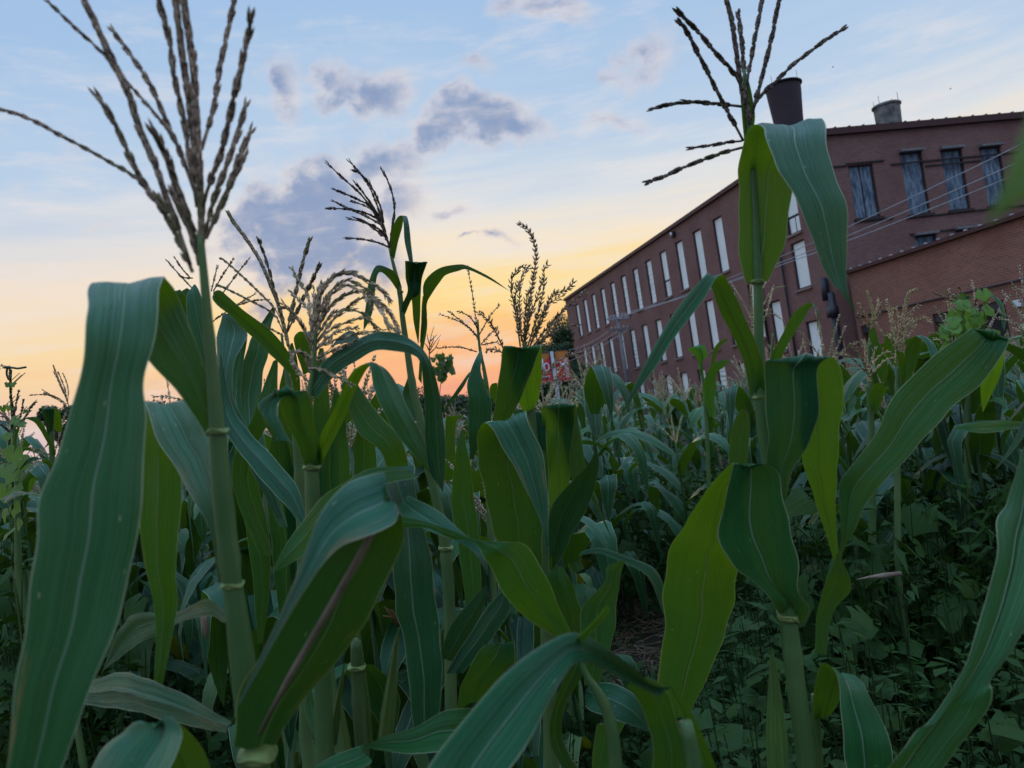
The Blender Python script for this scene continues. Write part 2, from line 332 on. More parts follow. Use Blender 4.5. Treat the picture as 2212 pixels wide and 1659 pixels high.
def window(par, org, du, n, a, b, c, d, pm, kind, sill=True, rs=random):
    mb = MB(); ax = [du, n, UZ]; cu, cz = (a+b)/2, (c+d)/2; P0 = org + du*cu + UZ*cz
    w, h = (b-a)/2, (d-c)/2
    if kind == 'sash':
        s = c + (d-c)*.36
        mb.box(org+du*cu+UZ*((s+d)/2) - n*.15, (w-.06, .02, (d-s)/2-.05), ax)
        for k in (-1, 1): mb.box(org+du*(cu+k*w*.5)+UZ*((s+c)/2) - n*.17, (w*.42, .015, (s-c)/2-.06), ax)
    elif kind == 'slat':
        nn = 9
        for k in range(nn):
            z = c+.06+(d-c-.12)*(k+.5)/nn; mb.box(org+du*cu+UZ*z-n*(.15+.012*(k % 2)), (w-.06, .02, (d-c-.12)/nn/2-.012), ax)
    elif kind == 'louvre':
        for k in range(12):
            z = c+.05+(d-c-.1)*(k+.5)/12; mb.box(org+du*cu+UZ*z-n*.12, (w-.05, .03, (d-c-.1)/48), ax)
    elif kind == 'pair':
        for k in (-1, 1): mb.box(org+du*(cu+k*w*.5)+UZ*cz-n*.15, (w*.44, .02, h-.06), ax)
    else: mb.box(P0-n*.15, (w-.06, .02, h-.05), ax)
    wo = mb.build('window', pm, par, smooth=False)
    fb_ = MB()
    fb_.box(P0-n*.19, (w, .012, h), ax)
    for k in (-1, 1):
        fb_.box(org+du*(cu+k*(w-.03))+UZ*cz-n*.125, (.03, .05, h), ax); fb_.box(org+du*cu+UZ*(cz+k*(h-.03))-n*.125, (w-.061, .05, .03), ax)
    f = fb_.build('frame', M['frame'], wo, smooth=False); f.matrix_parent_inverse = Matrix.Identity(4); f.location = (0, 0, 0)
    if sill:
        sb = MB(); sb.box(org+du*cu+UZ*(c-.06)+n*.03, (w+.10, .07, .055), ax)
        s_ = sb.build('sill', M['brick' if pm is M['panel'] else 'frame'], wo, smooth=False); s_.matrix_parent_inverse = Matrix.Identity(4)
    return wo
O0 = np.array([C0[0], C0[1], 0.])
ops1 = []; spec = []; rs = random.Random(5)
for i in range(12):
    u = 41.15 - 2.83*i; k = {0: 'sash', 1: 'plain', 8: 'sash', 9: 'plain', 10: 'plain', 11: 'plain'}.get(i, 'slat'); spec.append((u-.56, u+.60, 7.28, 10.4, k))
for i in range(13):
    u = 40.95 - 2.83*i
    if i == 12: u = 7.2
    spec.append((u-.55, u+.60, 3.12, 6.1, ['sash', 'plain', 'plain', 'plain', 'plain', 'slat', 'plain', 'sash', 'plain', 'plain', 'plain', 'sash', 'plain'][i]))
for i in range(12):
    u = 40.7 - 2.83*i
    if i in (3,): spec.append((u-.6, u+.6, .9, 1.95, 'louvre')); continue
    if i in (6, ): spec.append((u-.5, u+.5, .1, 2.05, 'louvre')); continue
    spec.append((u-.55, u+.60, -.6, 2.1, 'slat' if i > 8 else 'plain'))
spec += [(1.95, 3.1, 7.6, 9.9, 'sash'), (1.85, 3.05, 4.98, 7.2, 'plain'), (4.75, 5.8, 2.3, 4.83, 'plain'), (1.75, 2.8, .8, 3.4, 'plain'), (4.8, 5.9, 7.6, 9.9, 'plain'), (4.75, 5.8, -.4, 1.5, 'plain')]
wb = MB(); wall_sheet(wb, O0, d1, n1, 0, 45.1, -1.5, 11.35, [s[:4] for s in spec])
wsp = [(1.50, 2.72, 7.45, 9.85, 'pair'), (4.15, 5.25, 7.36, 10.2, 'b'), (6.22, 7.32, 7.36, 10.15, 'b'), (8.25, 9.35, 7.36, 10.1, 'b'), (10.4, 11.5, 7.36, 10.1, 'b'), (4.22, 5.3, 4.0, 6.4, 'b'), (6.3, 7.4, 4.0, 6.45, 'b'), (13.2, 14.3, 7.36, 10.1, 'b')]
wall_sheet(wb, O0, d2, n2, 0, 24, -1.5, 11.35, [s[:4] for s in wsp])
wall_sheet(wb, O0+d1*45.1, d2, d1, 0, 24, -1.5, 11.35, []); wall_sheet(wb, O0+d2*24, d1, d2, 0, 45.1, -1.5, 11.35, [])
wb.build('wall', M['brick'], fac, smooth=False)
for s in spec: window(fac, O0, d1, n1, *s[:4], M['panel'], s[4])
for s in wsp:
    wo = window(fac, O0, d2, n2, *s[:4], M['blueboard'], s[4])
    if s[4] == 'b':
        lb = MB(); lb.box(O0+d2*((s[0]+s[1])/2)+UZ*(s[3]+.06)+n2*.10, ((s[1]-s[0])/2+.05, .12, .055), [d2, n2, UZ]); q = lb.build('lintel_hood', M['wood'], wo, smooth=False); q.matrix_parent_inverse = Matrix.Identity(4)
rb = MB(); rb.box(O0+d1*22.55+d2*12+UZ*11.25, (22.4, 11.85, .06), [d1, d2, UZ]); rb.build('roof', M['darkmetal'], fac, smooth=False)
cb = MB(); ax1 = [d1, d2, UZ]
cb.box(O0+d1*22.55-d2*.02+UZ*11.46, (22.65, .16, .11), ax1); cb.box(O0+d2*12.1+n2*.02+UZ*11.46, (11.9, .12, .10), [d2, d1, UZ]); cb.box(O0+d2*12.1+n2*.10+UZ*11.30, (11.9, .10, .05), [d2, d1, UZ])
for k in range(34): cb.box(O0+d2*(.4+k*.7)+n2*.02+UZ*11.585, (.04, .13, .016), [d2, d1, UZ])
cb.build('cornice', M['coping'], fac, smooth=False)
dp = MB(); 
for u in (3.85, 5.0+1.2): dp.tube([O0+d1*u+n1*.12+UZ*z for z in (0, 4, 7, 8.8 if u < 5 else 3.0)], .06, 6)
dp.build('downpipe', M['darkmetal'], fac)
dp = MB(); dp.tube([O0+d1*.25+n1*.15+UZ*z for z in (-.5, 2.0, 4.4)], .13, 8); dp.box(O0+d1*.25+n1*.2+UZ*3.55, (.2, .17, .24), ax1); dp.box(O0+d1*.55+n1*.2+UZ*4.6, (.12, .12, .5), ax1)
dp.build('rain_hopper', M['darkmetal'], fac)
for (u, z) in ((16.1, 10.95), (37.9, 10.95)):
    lb = MB(); lb.box(O0+d1*u+n1*.12+UZ*z, (.22, .12, .16), ax1); lo = lb.build('flood_lamp', M['darkmetal'], fac, smooth=False)
    gb = MB(); gb.spindle(O0+d1*(u-.25)+n1*.28+UZ*(z-.02), n1, .14, .13, 8); q = gb.build('lamp_glass', M['lampglass'], lo); q.matrix_parent_inverse = Matrix.Identity(4)
# string courses on the front wall at window head and sill
sb = MB()
for (a, b, z) in ((.0, 1.45, 9.86), (1.4, 3.3, 9.93), (1.4, 3.3, 7.32), (3.6, 14.5, 9.72), (5.3, 8.2, 9.5), (3.9, 14, 7.24), (4.0, 12, 6.5)): sb.box(O0+d2*((a+b)/2)+n2*.03+UZ*z, ((b-a)/2, .035, .03), [d2, n2, UZ])
sb.build('string_course', M['frame'], fac, smooth=False)
# ---- annex in front of the factory
Q0 = np.array([15.164, 33.55, 0.]); ann = empty('brick_annex', Q0, 'low red brick annex with dark garage doors reaching towards the field', 'annex')
ab = MB(); aops = [(-8.0, -4.6, -.5, 2.6), (-1.05, -.25, 0.2, 2.72)]
def apt(u): return Q0+d1*u
aw = [(o[0]+20, o[1]+20, o[2], o[3]) for o in aops]
wall_sheet(ab, Q0-d1*20, d1, n1, 0, 20, -1.5, 5.06, aw, .35); wall_sheet(ab, Q0-d1*20, d2, n2, 0, 12, -1.5, 5.06, [])
ab.build('wall', M['brick2'], ann, smooth=False)
kb = MB(); kb.box(Q0-d1*10-d2*.02+UZ*5.13, (10.05, .17, .07), ax1); kb.build('coping', M['coping'], ann, smooth=False)
kb = MB()
for k in range(30): kb.tube([Q0-d1*(.3+k*.66)-d2*.05+UZ*5.2, Q0-d1*(.3+k*.66)-d2*.05+UZ*5.26], .07, 6)
kb.build('coping_tile', M['steel'], ann)
kb = MB(); kb.box(Q0-d1*10+d2*5+UZ*4.85, (9.9, 4.8, .05), ax1); kb.build('roof', M['darkmetal'], ann, smooth=False)
for (a, b, c, d) in aops:
    kb = MB(); kb.box(apt((a+b)/2)+d2*.3+UZ*((c+d)/2), ((b-a)/2, .02, (d-c)/2), ax1); dr = kb.build('door', M['dark'], ann, smooth=False)
    fb2_ = MB(); fb2_.box(apt((a+b)/2)+d2*.12+UZ*(d-.17), ((b-a)/2-.02, .06, .15), ax1); q = fb2_.build('door_header', M['darkmetal'], dr, smooth=False); q.matrix_parent_inverse = Matrix.Identity(4)
kb = MB(); kb.tube([apt(u)-d2*.06+UZ*3.12 for u in (-19.9, -10, -.2)], .035, 6); kb.build('conduit', M['darkmetal'], ann)
kb = MB(); kb.box(apt(-8.55)-d2*.04+UZ*2.4, (.16, .04, .11), ax1); kb.build('wall_plate', M['white'], ann, smooth=False)
# ---- chimneys and roof vent
def stack(name, base, top, rb_, prof, m, mtop, label, cat):
    e = empty(name, (base[0], base[1], base[2]), label, cat); mb = MB(); H = top-base[2]
    n = 24; rings = []
    for t, r in prof: rings.append(([base + UZ*H*t + r*np.array([cos(2*pi*k/n), sin(2*pi*k/n), 0]) for k in range(n)], t, r))
    V = [p for r in rings for p in r[0]]; UV = [(rb_*2*pi*k/n, H*r[1]) for r in rings for k in range(n)]
    F = [(i*n+k, i*n+(k+1) % n, (i+1)*n+(k+1) % n, (i+1)*n+k) for i in range(len(rings)-1) for k in range(n)]
    mb.add(V, F, UV); mb.build('shaft', m, e)
    rt = prof[-1][1]; mb = MB(); 
    for q in range(3): mb.tube([base+UZ*(H+.0+q*.001)+(rt-.04)*np.array([cos(a), sin(a), 0])*(1+.02*q) for a in np.linspace(0, 2*pi, 25)], .10, 6, cap=False)
    mb.tube([base+UZ*(H-.35), base+UZ*(H-.3)], rt*.96, 20); mb.build('rim', mtop, e)
    mb = MB()
    for k in range(4):
        a = k*pi/2+.6; p = base+UZ*H+rt*np.array([cos(a), sin(a), 0]); mb.tube([p, p+UZ*.55], .015, 4)
    mb.build('lightning_rod', M['darkmetal'], e); return e
p = P(1705, 275, 48); stack('round_chimney', np.array([p[0], p[1], 11.3]), 18.75, 1.0, [(0, .80), (.45, .80), (.62, .84), (.78, .93), (.92, 1.02), (1, 1.06)], M['stack'], M['stackblack'], 'tall dark brick chimney flaring at its sooty rim, behind the factory roof', 'chimney')
p = P(1922, 275, 46); stack('round_chimney', np.array([p[0], p[1], 11.3]), 15.95, .68, [(0, .66), (.6, .66), (.8, .70), (1, .74)], M['stone'], M['stone'], 'short mottled grey chimney standing on the brick roof at right', 'chimney')
p = P(1840, 280, 37); e = empty('roof_vent', (p[0], p[1], 11.3), 'small domed metal vent on the factory roof edge', 'vent')
mb = MB(); b0 = np.array([p[0], p[1], 11.3]); mb.tube([b0, b0+UZ*.55], .13, 10); mb.build('pipe', M['darkmetal'], e)
mb = MB(); mb.tube([b0+UZ*.5, b0+UZ*.56, b0+UZ*.72, b0+UZ*.78], [.26, .28, .24, .1], 12); mb.build('hood', M['steel'], e)
# ---- utility pole, wires, banner pole
pb = P(1336, 700, 42); ph = P(1330, 688, 42)[2]
e = empty('utility_pole', (pb[0], pb[1], 0), 'grey utility pole with two crossarms in front of the factory', 'utility pole')
b0 = np.array([pb[0], pb[1], 0.]); mb = MB(); mb.tube([b0, b0+UZ*(ph+.1)], [.13, .09], 10); mb.build('pole', M['wood'], e)
for (dz, L, mm) in ((-.02, .74, 'steel'), (-.62, .76, 'wood')):
    mb = MB(); mb.box(b0+UZ*(ph+dz)-d1*.12, (L, .05, .05), [d2*.95+d1*.3, d1, UZ]); q = mb.build('crossarm', M[mm], e, smooth=False)
    for k in (-.7, -.35, .35, .7):
        mb = MB(); c = b0+UZ*(ph+dz+.06)-d1*.12+(d2*.95+d1*.3)*k*L; mb.tube([c, c+UZ*.05, c+UZ*.11], [.03, .05, .025], 8); o = mb.build('insulator', M['steel'], q); o.matrix_parent_inverse = Matrix.Identity(4)
mb = MB(); mb.tube([b0+UZ*(ph-1.15)-d2*.3, b0+UZ*(ph-1.35)], .02, 5); mb.tube([b0+UZ*(ph-1.15)+d2*.3, b0+UZ*(ph-1.35)], .02, 5); mb.build('brace', M['darkmetal'], e)
def wire(a, b, sag, label, r=.016):
    mb = MB(); pts = [np.array(a)*(1-t)+np.array(b)*t-UZ*sag*4*t*(1-t) for t in np.linspace(0, 1, 24)]; mb.tube(pts, r, 5)
    o = mb.build('power_line', M['steel']); tag(o, label, 'power line', 'power lines in front of the factory')
xa = d2*.95+d1*.3
for k, (yy, nm) in enumerate(((250, 'uppermost'), (292, 'middle'), (322, 'lowest'))):
    wire(b0+UZ*(ph+.12)-d1*.12+xa*(.57, .28, -.57)[k], P(2330, yy, 18), .35, '%s of the three power lines crossing the factory front at right' % nm, .014)
for k, kx in enumerate((-.6, .0, .6)):
    wire(b0+UZ*(ph-.65 if k else ph-.6)-d1*.12+xa*kx, P(1228-k*6, 756+k*14, 60), .2, ('power line running left from the outer end of the lower crossarm', 'power line running left from the middle of the lower crossarm', 'power line running left from the near end of the lower crossarm')[k], .02)
wire(P(1100, 885, 40), P(1300, 800, 38), .1, 'single dark cable low beside the banner pole', .02)
e = empty('banner_pole', (*P(*cv('N', 500, 800), 24)[:2], 0), 'pale street pole carrying two banners beside the factory corner', 'pole')
pt = P(*cv('N', 440, 440), 24); b0 = np.array([pt[0], pt[1], 0.]); mb = MB(); mb.tube([b0, np.array([pt[0], pt[1], pt[2]])], [.075, .055], 10); mb.build('pole', M['steel'], e)
NX, NZ = d2, UZ
hB = pt[2]-.02; bw, bh = .42, .93
lb_ = ['red and orange street banner with a white ring, left of the pale pole', 'red and orange street banner with white vertical lettering, right of the pole']
for sgn in (-1, 1):
    e2 = empty('street_banner', b0+UZ*hB+d2*sgn*.12, lb_[(sgn+1)//2], 'banner', 'banners on the street pole')
    nx, nz = 8, 14; o_ = b0+d2*(.09 if sgn > 0 else -.09-bw)+UZ*(hB-bh-.0)
    def bp(s, t): return o_ + d2*bw*s + UZ*bh*t + d1*(.02*sin(s*5+t*4))
    for part, cond in (('cloth', False), ('upper_band', True)):
        mb = MB(); V = []; F = []
        for j in range(nz):
            for i in range(nx):
                s0, s1_, t0, t1 = i/nx, (i+1)/nx, j/nz, (j+1)/nz
                up = (t0+t1)/2 > (.72 - .22*(s0) if sgn > 0 else .55+.35*s0)
                if up != cond: continue
                k = len(V); V += [bp(s0, t0), bp(s1_, t0), bp(s1_, t1), bp(s0, t1)]; F.append((k, k+1, k+2, k+3))
        mb.add(V, F); mb.build(part, M['bannerorange' if cond else 'bannerred'], e2, smooth=False)
    mb = MB()
    off = -d1*.022
    if sgn < 0:
        mb.tube([bp(.66+.18*cos(a), .52+.13*sin(a))+off for a in np.linspace(0, 2*pi, 20)], .022, 5, cap=False)
        mb.tube([bp(.40, .82)+off, bp(.42, .38)+off], .022, 5); mb.tube([bp(.10+.2*cos(a), .55+.15*sin(a))+off for a in np.linspace(0, 2*pi, 20)], .02, 5, cap=False)
        for k in range(6): mb.box(bp(.15+.12*k, .20)+off, (.018, .006, .03), [d2, d1, UZ])
    else:
        for k in range(8):  # upright lettering, read sideways
            c = bp(.72, .12+.085*k)+off
            mb.box(c+d2*.0-UZ*.026, (.055, .006, .008), [d2, d1, UZ]); mb.box(c+UZ*.022, (.055, .006, .008), [d2, d1, UZ]); mb.box(c+d2*(.045 if k % 2 else -.045)-UZ*.002, (.010, .006, .0159), [d2, d1, UZ])
            if k % 3 == 0: mb.box(c, (.01, .006, .0139), [d2, d1, UZ])
        mb.tube([bp(.60, .55)+off, bp(.40, .52)+off, bp(.18, .43)+off], [.05, .035, .012], 4); mb.tube([bp(.42, .52)+off, bp(.25, .66)+off], [.03, .01], 4)
    mb.build('print', M['white'], e2)
    for t in (0, 1):
        mb = MB(); c = b0+UZ*(hB-bh*(1-t)+(.012 if t else -.012)); mb.tube([c+d2*sgn*.05, c+d2*sgn*(.1+bw)], .01, 5); mb.build('bracket', M['darkmetal'], e2)
# ---- trees beyond the field
def tree(base, h, rx, label, seed, trunk=True, dense=1., lf=.35, zc=.62, blobs=9, col=None, sparse=False):
    r = random.Random(seed); e = empty('leafy_tree', base, label, 'tree', 'trees beyond the corn field'); b = np.array(base, float)
    mb = MB(); cs = []
    tp = b+UZ*h*.55+np.array([r.uniform(-.3, .3), 0, 0]); mb.tube([b-UZ*.3, b+UZ*h*.25, tp], [h*.035, h*.028, h*.015], 8)
    for k in range(blobs):
        a = r.uniform(0, 2*pi); q = r.uniform(.15, .72); c = b+np.array([cos(a)*rx*q, sin(a)*rx*q, h*(zc+r.uniform(-.42, .20))]); cs.append((c, rx*r.uniform(.32, .55)))
        mb.tube([b+UZ*h*r.uniform(.2, .5), (b+UZ*h*.45+c)/2, c], [h*.014, h*.009, h*.004], 5)
    mb.build('trunk', M['bark'], e); mb = MB(); V = []; F = []
    for c, rad in cs:
        for i in range(int(900*dense)):
            d = np.array([r.gauss(0, 1), r.gauss(0, 1), r.gauss(0, 1)]); d /= np.linalg.norm(d); p = c+d*rad*r.uniform(.45, 1.12)**.8*np.array([1, 1, .85])
            s = lf*r.uniform(.4, 1.0); u = np.array([r.gauss(0, 1), r.gauss(0, 1), r.gauss(0, .6)]); u /= np.linalg.norm(u); w_ = np.cross(u, d+.3*u[::-1]); w_ /= np.linalg.norm(w_)+1e-9
            k = len(V); V += [p-u*s*.5, p+w_*s*.3, p+u*s*.5, p-w_*s*.3]; F.append((k, k+1, k+2, k+3))
    mb.add(V, F); mb.build('crown', M['treeleaf'], e, smooth=False)
TR = [(1222, 700, 62, 9.0, 1.9, 'tall dark tree close against the far end of the factory'), (1188, 0, 66, 7.2, 3.0, 'dark rounded tree left of the banner pole'), (1240, 0, 88, 12, 3.8, 'dark tree behind the far corner of the factory'),
      (1150, 0, 70, 4.6, 2.6, 'mid height tree rising right of the sunset gap'), (1100, 0, 75, 3.6, 3.0, 'low dark tree under the pink part of the sky'), (1040, 0, 72, 3.1, 3.2, 'low bushy tree left of the curled corn tassel'),
      (985, 0, 55, 3.2, 2.2, 'small tree behind the tall corn plant'), (705, 0, 40, 4.4, 1.6, 'dark tree showing behind the drooping tan tassel'), (352, 0, 45, 4.9, 2.0, 'tree top seen through the folded leaf gap at left'), (330, 0, 60, 6.0, 2.4, 'second tree top low behind the folded leaf'),
      (148, 0, 26, 4.7, .7, 'small leafy tree beside the left edge of the big blurred leaf'), (880, 0, 60, 3.4, 3.2, 'low olive tree on the horizon behind the corn'), (1212, 0, 36, 2.9, 1.1, 'dark bush directly below the red street banner'), (1180, 0, 38, 3.0, 1.2, 'dark bush left of the foot of the banner pole'), (1240, 0, 46, 3.2, 1.3, 'dark bush between the banner pole and the factory corner')]
for i, (x, y, d, h, rx, lab) in enumerate(TR):
    hz = 924-.146*(x-814); q = P(x, hz, d); tree((q[0], q[1], 0), h, rx, lab, 40+i, dense=1.2 if d > 40 else .8, lf=.30 if d > 40 else .16, blobs=10)
# birds
for (x, y) in ((1799, 145), (2053, 192)):
    c = P(x, y, 55); mb = MB(); 
    mb.spindle(c-d2*.10, d2, .22, .03, 6)
    mb.add([c, c+np.array([-.02, .0, .0])+d1*.16+UZ*.07, c+d2*.05], [(0, 1, 2)]); mb.add([c, c-d1*.16+UZ*.06, c+d2*.05], [(0, 1, 2)])
    tag(mb.build('bird', M['dark']), 'tiny dark bird in the sky above the %s' % ('tall chimney' if x < 1900 else 'grey mottled chimney'), 'bird')
# ================================================================ CORN BUILDERS
RS = random.Random(11)
def ribbon(mb, L, R, crease=.07, wave=.02, nx=8, seed=0, vscale=1.):
    """blade between two 3-D edge curves; vein direction along it"""
    n = len(L); mid = (L+R)/2; W = np.linalg.norm(R-L, axis=1); T = np.gradient(mid, axis=0); T /= np.linalg.norm(T, axis=1)[:, None]+1e-9
    ac = (R-L)/(W[:, None]+1e-9); Nn = np.cross(T, ac); Nn /= np.linalg.norm(Nn, axis=1)[:, None]+1e-9
    s = np.concatenate([[0], np.cumsum(np.linalg.norm(np.diff(mid, axis=0), axis=1))]); ph = seed*1.7
    us = np.linspace(0, 1, nx+1); V = []; UV = []
    for i in range(n):
        for u in us:
            e = abs(u-.5)*2; off = crease*W[i]*(1-e)**1.0 - .35*crease*W[i]*sin(pi*e)
            off += wave*W[i]*(e**2)*(sin(s[i]*34+ph+(2.2 if u > .5 else 0))+.6*sin(s[i]*71+ph*2+u*3))
            off += .012*W[i]*sin(u*19+ph)*sin(s[i]*11+ph)
            V.append(L[i]*(1-u)+R[i]*u+Nn[i]*off); UV.append((u, s[i]*vscale))
    k = nx+1; F = [(i*k+j, i*k+j+1, (i+1)*k+j+1, (i+1)*k+j) for i in range(n-1) for j in range(nx)]
    mb.add(V, F, UV)
lcount = [0]
GREENS = [(1, 1, 1), (.9, .98, 1.0), (1.05, 1.05, .92), (.85, .92, .95), (1.1, 1.08, .85)]
def leaf(par, fr, d, st, col=None, tilt=None, crease=.09, wave=.03, sub=7, name='leaf', tr=.42, flip=False):
    lcount[0] += 1; r = random.Random(lcount[0]*7+1)
    st = [tuple(q) if len(q) == 4 else (q[0], q[1], q[0]+2, q[1]+1) for q in st]
    A = np.array([[*cv(fr, q[0], q[1]), *cv(fr, q[2], q[3])] for q in st]); dd = dep(d, len(st)) if not (isinstance(d, (list, tuple)) and len(d) == len(st)) else np.array(d, float)
    if tilt is None: tilt = r.choice([-1, 1])*r.uniform(.25, .6)
    C_ = catmull(np.column_stack([A, dd]), sub)
    # straight-line fallback keeps widths from overshooting
    Wp = np.hypot(C_[:, 2]-C_[:, 0], C_[:, 3]-C_[:, 1])/FPX*C_[:, 4]
    Wp = np.minimum(Wp, .1); w_ = Wp*(tilt if not isinstance(tilt, (list, tuple)) else 0)*.5
    if isinstance(tilt, (list, tuple)): w_ = Wp*np.interp(np.linspace(0, 1, len(Wp)), np.linspace(0, 1, len(tilt)), tilt)*.5
    w_ = np.convolve(np.pad(w_, 6, mode='edge'), np.ones(13)/13, 'valid')
    L = np.array([P(c[0], c[1], c[4]-q) for c, q in zip(C_, w_)]); R = np.array([P(c[2], c[3], c[4]+q) for c, q in zip(C_, w_)])
    if (np.mean(dd[-3:]) > np.mean(dd[:3])) != flip: L, R = R, L
    sl_ = np.concatenate([[0], np.cumsum(np.linalg.norm(np.diff((L+R)/2, axis=0), axis=1))]); ac_ = R-L
    e1 = .022*np.sin(sl_*47+lcount[0])+.014*np.sin(sl_*113+lcount[0]*2); e2 = .022*np.sin(sl_*41+2+lcount[0])+.014*np.sin(sl_*97+lcount[0]*3)
    L = L+ac_*e1[:, None]; R = R+ac_*e2[:, None]
    mb = MB(); ribbon(mb, L, R, crease*r.choice([-1, 1]), wave, 10, lcount[0])
    return mb.build(name, M['leaf'], par, color=(*(col or r.choice(GREENS)), tr))
def stalk(par, pts, wid, d, col=None, ground=True, fr='v', nodes=()):
    A = np.array([[*cv(fr, *p_), w_] for p_, w_ in zip(pts, dep(wid, len(pts)) if not len(wid) == len(pts) else wid)]); dd = dep(d, len(pts))
    C_ = catmull(np.column_stack([A, dd]), 7); pp = [P(c[0], c[1], c[3]) for c in C_]; rr = [c[2]/FPX*c[3]/2 for c in C_]
    if ground:
        e = pp[-1]; k = 8; base = par.location
        for i in range(1, k+1):
            t_ = i/k; pp.append(np.array([e[0]*(1-t_)+base[0]*t_, e[1]*(1-t_)+base[1]*t_, e[2]*(1-t_)-.02*t_])); rr.append(rr[len(C_)-1]*(1+.15*t_))
    pp = np.array(pp); rr = np.array(rr); s = np.concatenate([[0], np.cumsum(np.linalg.norm(np.diff(pp, axis=0), axis=1))])
    ss = np.linspace(0, s[-1], max(30, int(s[-1]/.012))); pp = np.column_stack([np.interp(ss, s, pp[:, k]) for k in range(3)]); rr = np.interp(ss, s, rr)
    rr = rr*(1+.16*np.exp(-(((ss % .17)-.085)/.006)**2))
    mb = MB(); mb.tube(pp, rr, 12); return mb.build('stalk', M['stalk'], par, color=col or (1, 1, 1))
def collar(par, x, y, d, w, fr='v', ang=0.):
    x, y = cv(fr, x, y); mb = MB(); r = w/FPX*d/2; c = P(x, y, d)
    pts = [c + (RT*cos(a)*r + FW*sin(a)*r + UP*r*(.18*sin(3*a)+ang*cos(a))) for a in np.linspace(0, 2*pi, 22)]
    mb.tube(pts, r*.10, 6, cap=False); mb.tube([c-UP*r*.35, c-UP*r*.05, c+UP*r*.2], [r*.98, r*1.04, r*.9], 12)
    return mb.build('collar', M['collar'], par)
def branch_mesh(mb, pts, r=.0012, sl=.010, sr=.0018, gap=.0055, spread=.35, start=.12, rnd=None, bulk=1):
    pts = np.asarray(pts); s = np.concatenate([[0], np.cumsum(np.linalg.norm(np.diff(pts, axis=0), axis=1))]); Ltot = s[-1]
    ss = np.linspace(0, Ltot, max(8, int(Ltot/.012))); pp = np.column_stack([np.interp(ss, s, pts[:, k]) for k in range(3)])
    mb.tube(pp, np.linspace(r*1.3, r*.6, len(pp)), 5)
    x = Ltot*start; k = 0
    while x < Ltot:
        i = min(len(ss)-2, int(x/Ltot*(len(ss)-1))); p = np.array([np.interp(x, ss, pp[:, j]) for j in range(3)]); T = pp[i+1]-pp[i]; T /= np.linalg.norm(T)+1e-9
        a = np.cross(T, [.2, .9, .3]); a /= np.linalg.norm(a); b = np.cross(T, a)
        for q in range(bulk*2):
            th = k*2.4+q*pi/bulk+rnd.uniform(-.4, .4); sd_ = cos(th)*a+sin(th)*b
            mb.spindle(p+sd_*r*.8, T+sd_*spread*rnd.uniform(.5, 1.5), sl*rnd.uniform(.75, 1.15), sr*rnd.uniform(.8, 1.15), 4)
        x += gap*rnd.uniform(.8, 1.2); k += 1
def tassel(par, fr, d, branches, col=(1, 1, 1), sl=.010, sr=.0018, gap=.0055, spread=.35, seed=1, bulk0=2, dspread=.06, r=.0012):
    """first branch is the central spike, the rest are its side branches (image points, base to tip)"""
    rnd = random.Random(seed); root = None
    for bi, br in enumerate(branches):
        fr_ = fr; bulk = 1; sc_ = 1.
        if isinstance(br, tuple): br, opt = br; fr_ = opt.get('fr', fr); bulk = opt.get('bulk', 1); sc_ = opt.get('s', 1.)
        A = np.array([cv(fr_, *q) for q in br]); C_ = catmull(A, 6); dz = rnd.uniform(-1, 1)*dspread if bi else 0
        dd = d+dz*np.linspace(0, 1, len(C_))**1.1; pts = [P(c[0], c[1], q) for c, q in zip(C_, dd)]
        mb = MB(); branch_mesh(mb, pts, r*sc_, sl*sc_, sr*sc_, gap*sc_, spread, .04 if bi == 0 else .12, rnd, bulk0 if bi == 0 else bulk)
        o = mb.build('tassel' if bi == 0 else 'branch', M['tassel'], par if bi == 0 else root, color=col)
        if bi == 0: root = o
    return root
def plant(name, x, y, d, label, dx=0., group='corn plants traced close to the camera'):
    q = P(x, y, d); return empty(name, (q[0]+dx, q[1]+.02, 0), label, 'corn plant', 'corn plants')
def ear(par, fr, d, tip, base, w, col=(1, 1, 1), silk=False):
    (tx, ty), (bx, by) = cv(fr, *tip), cv(fr, *base); a = P(bx, by, d); b = P(tx, ty, d-.01); W = w*CR[fr][2]/FPX*d/2*.52; mb = MB(); L = b-a; 
    ts = np.linspace(0, 1, 14); mb.tube([a+L*t_ for t_ in ts], [W*(1. if t_ < .25 else 1.0*((1-t_)/.75)**.95+.02) for t_ in ts], 12)
    o = mb.build('ear', M['husk'], par, color=col)
    for k in range(4):
        th = k*pi/2+.4; sd_ = RT*cos(th)+FW*sin(th); mb = MB()
        cc = [a+L*t_+sd_*W*1.08*(1. if t_ < .25 else ((1-t_)/.75)**.9)*(1+.3*k*t_**3) for t_ in ts]; cc = np.array(cc); q = np.cross(L/np.linalg.norm(L), sd_)
        ww = np.array([W*.95*(1. if t_ < .3 else ((1-t_)/.7)**.9)+.0006 for t_ in ts])[:, None]
        ribbon(mb, cc-q*ww, cc+q*ww, .12, .01, 6, k); h = mb.build('husk', M['husk'], o, color=col); h.matrix_parent_inverse = Matrix.Identity(4)
    if not silk: return o
    mb = MB(); rr = random.Random(int(tx))
    for k in range(14): mb.tube([b, b+UP*.012+RT*rr.uniform(-.01, .01), b+UP*rr.uniform(.01, .03)+RT*rr.uniform(-.02, .02)], .0008, 4)
    s_ = mb.build('silk', M['silk'], o); s_.matrix_parent_inverse = Matrix.Identity(4)
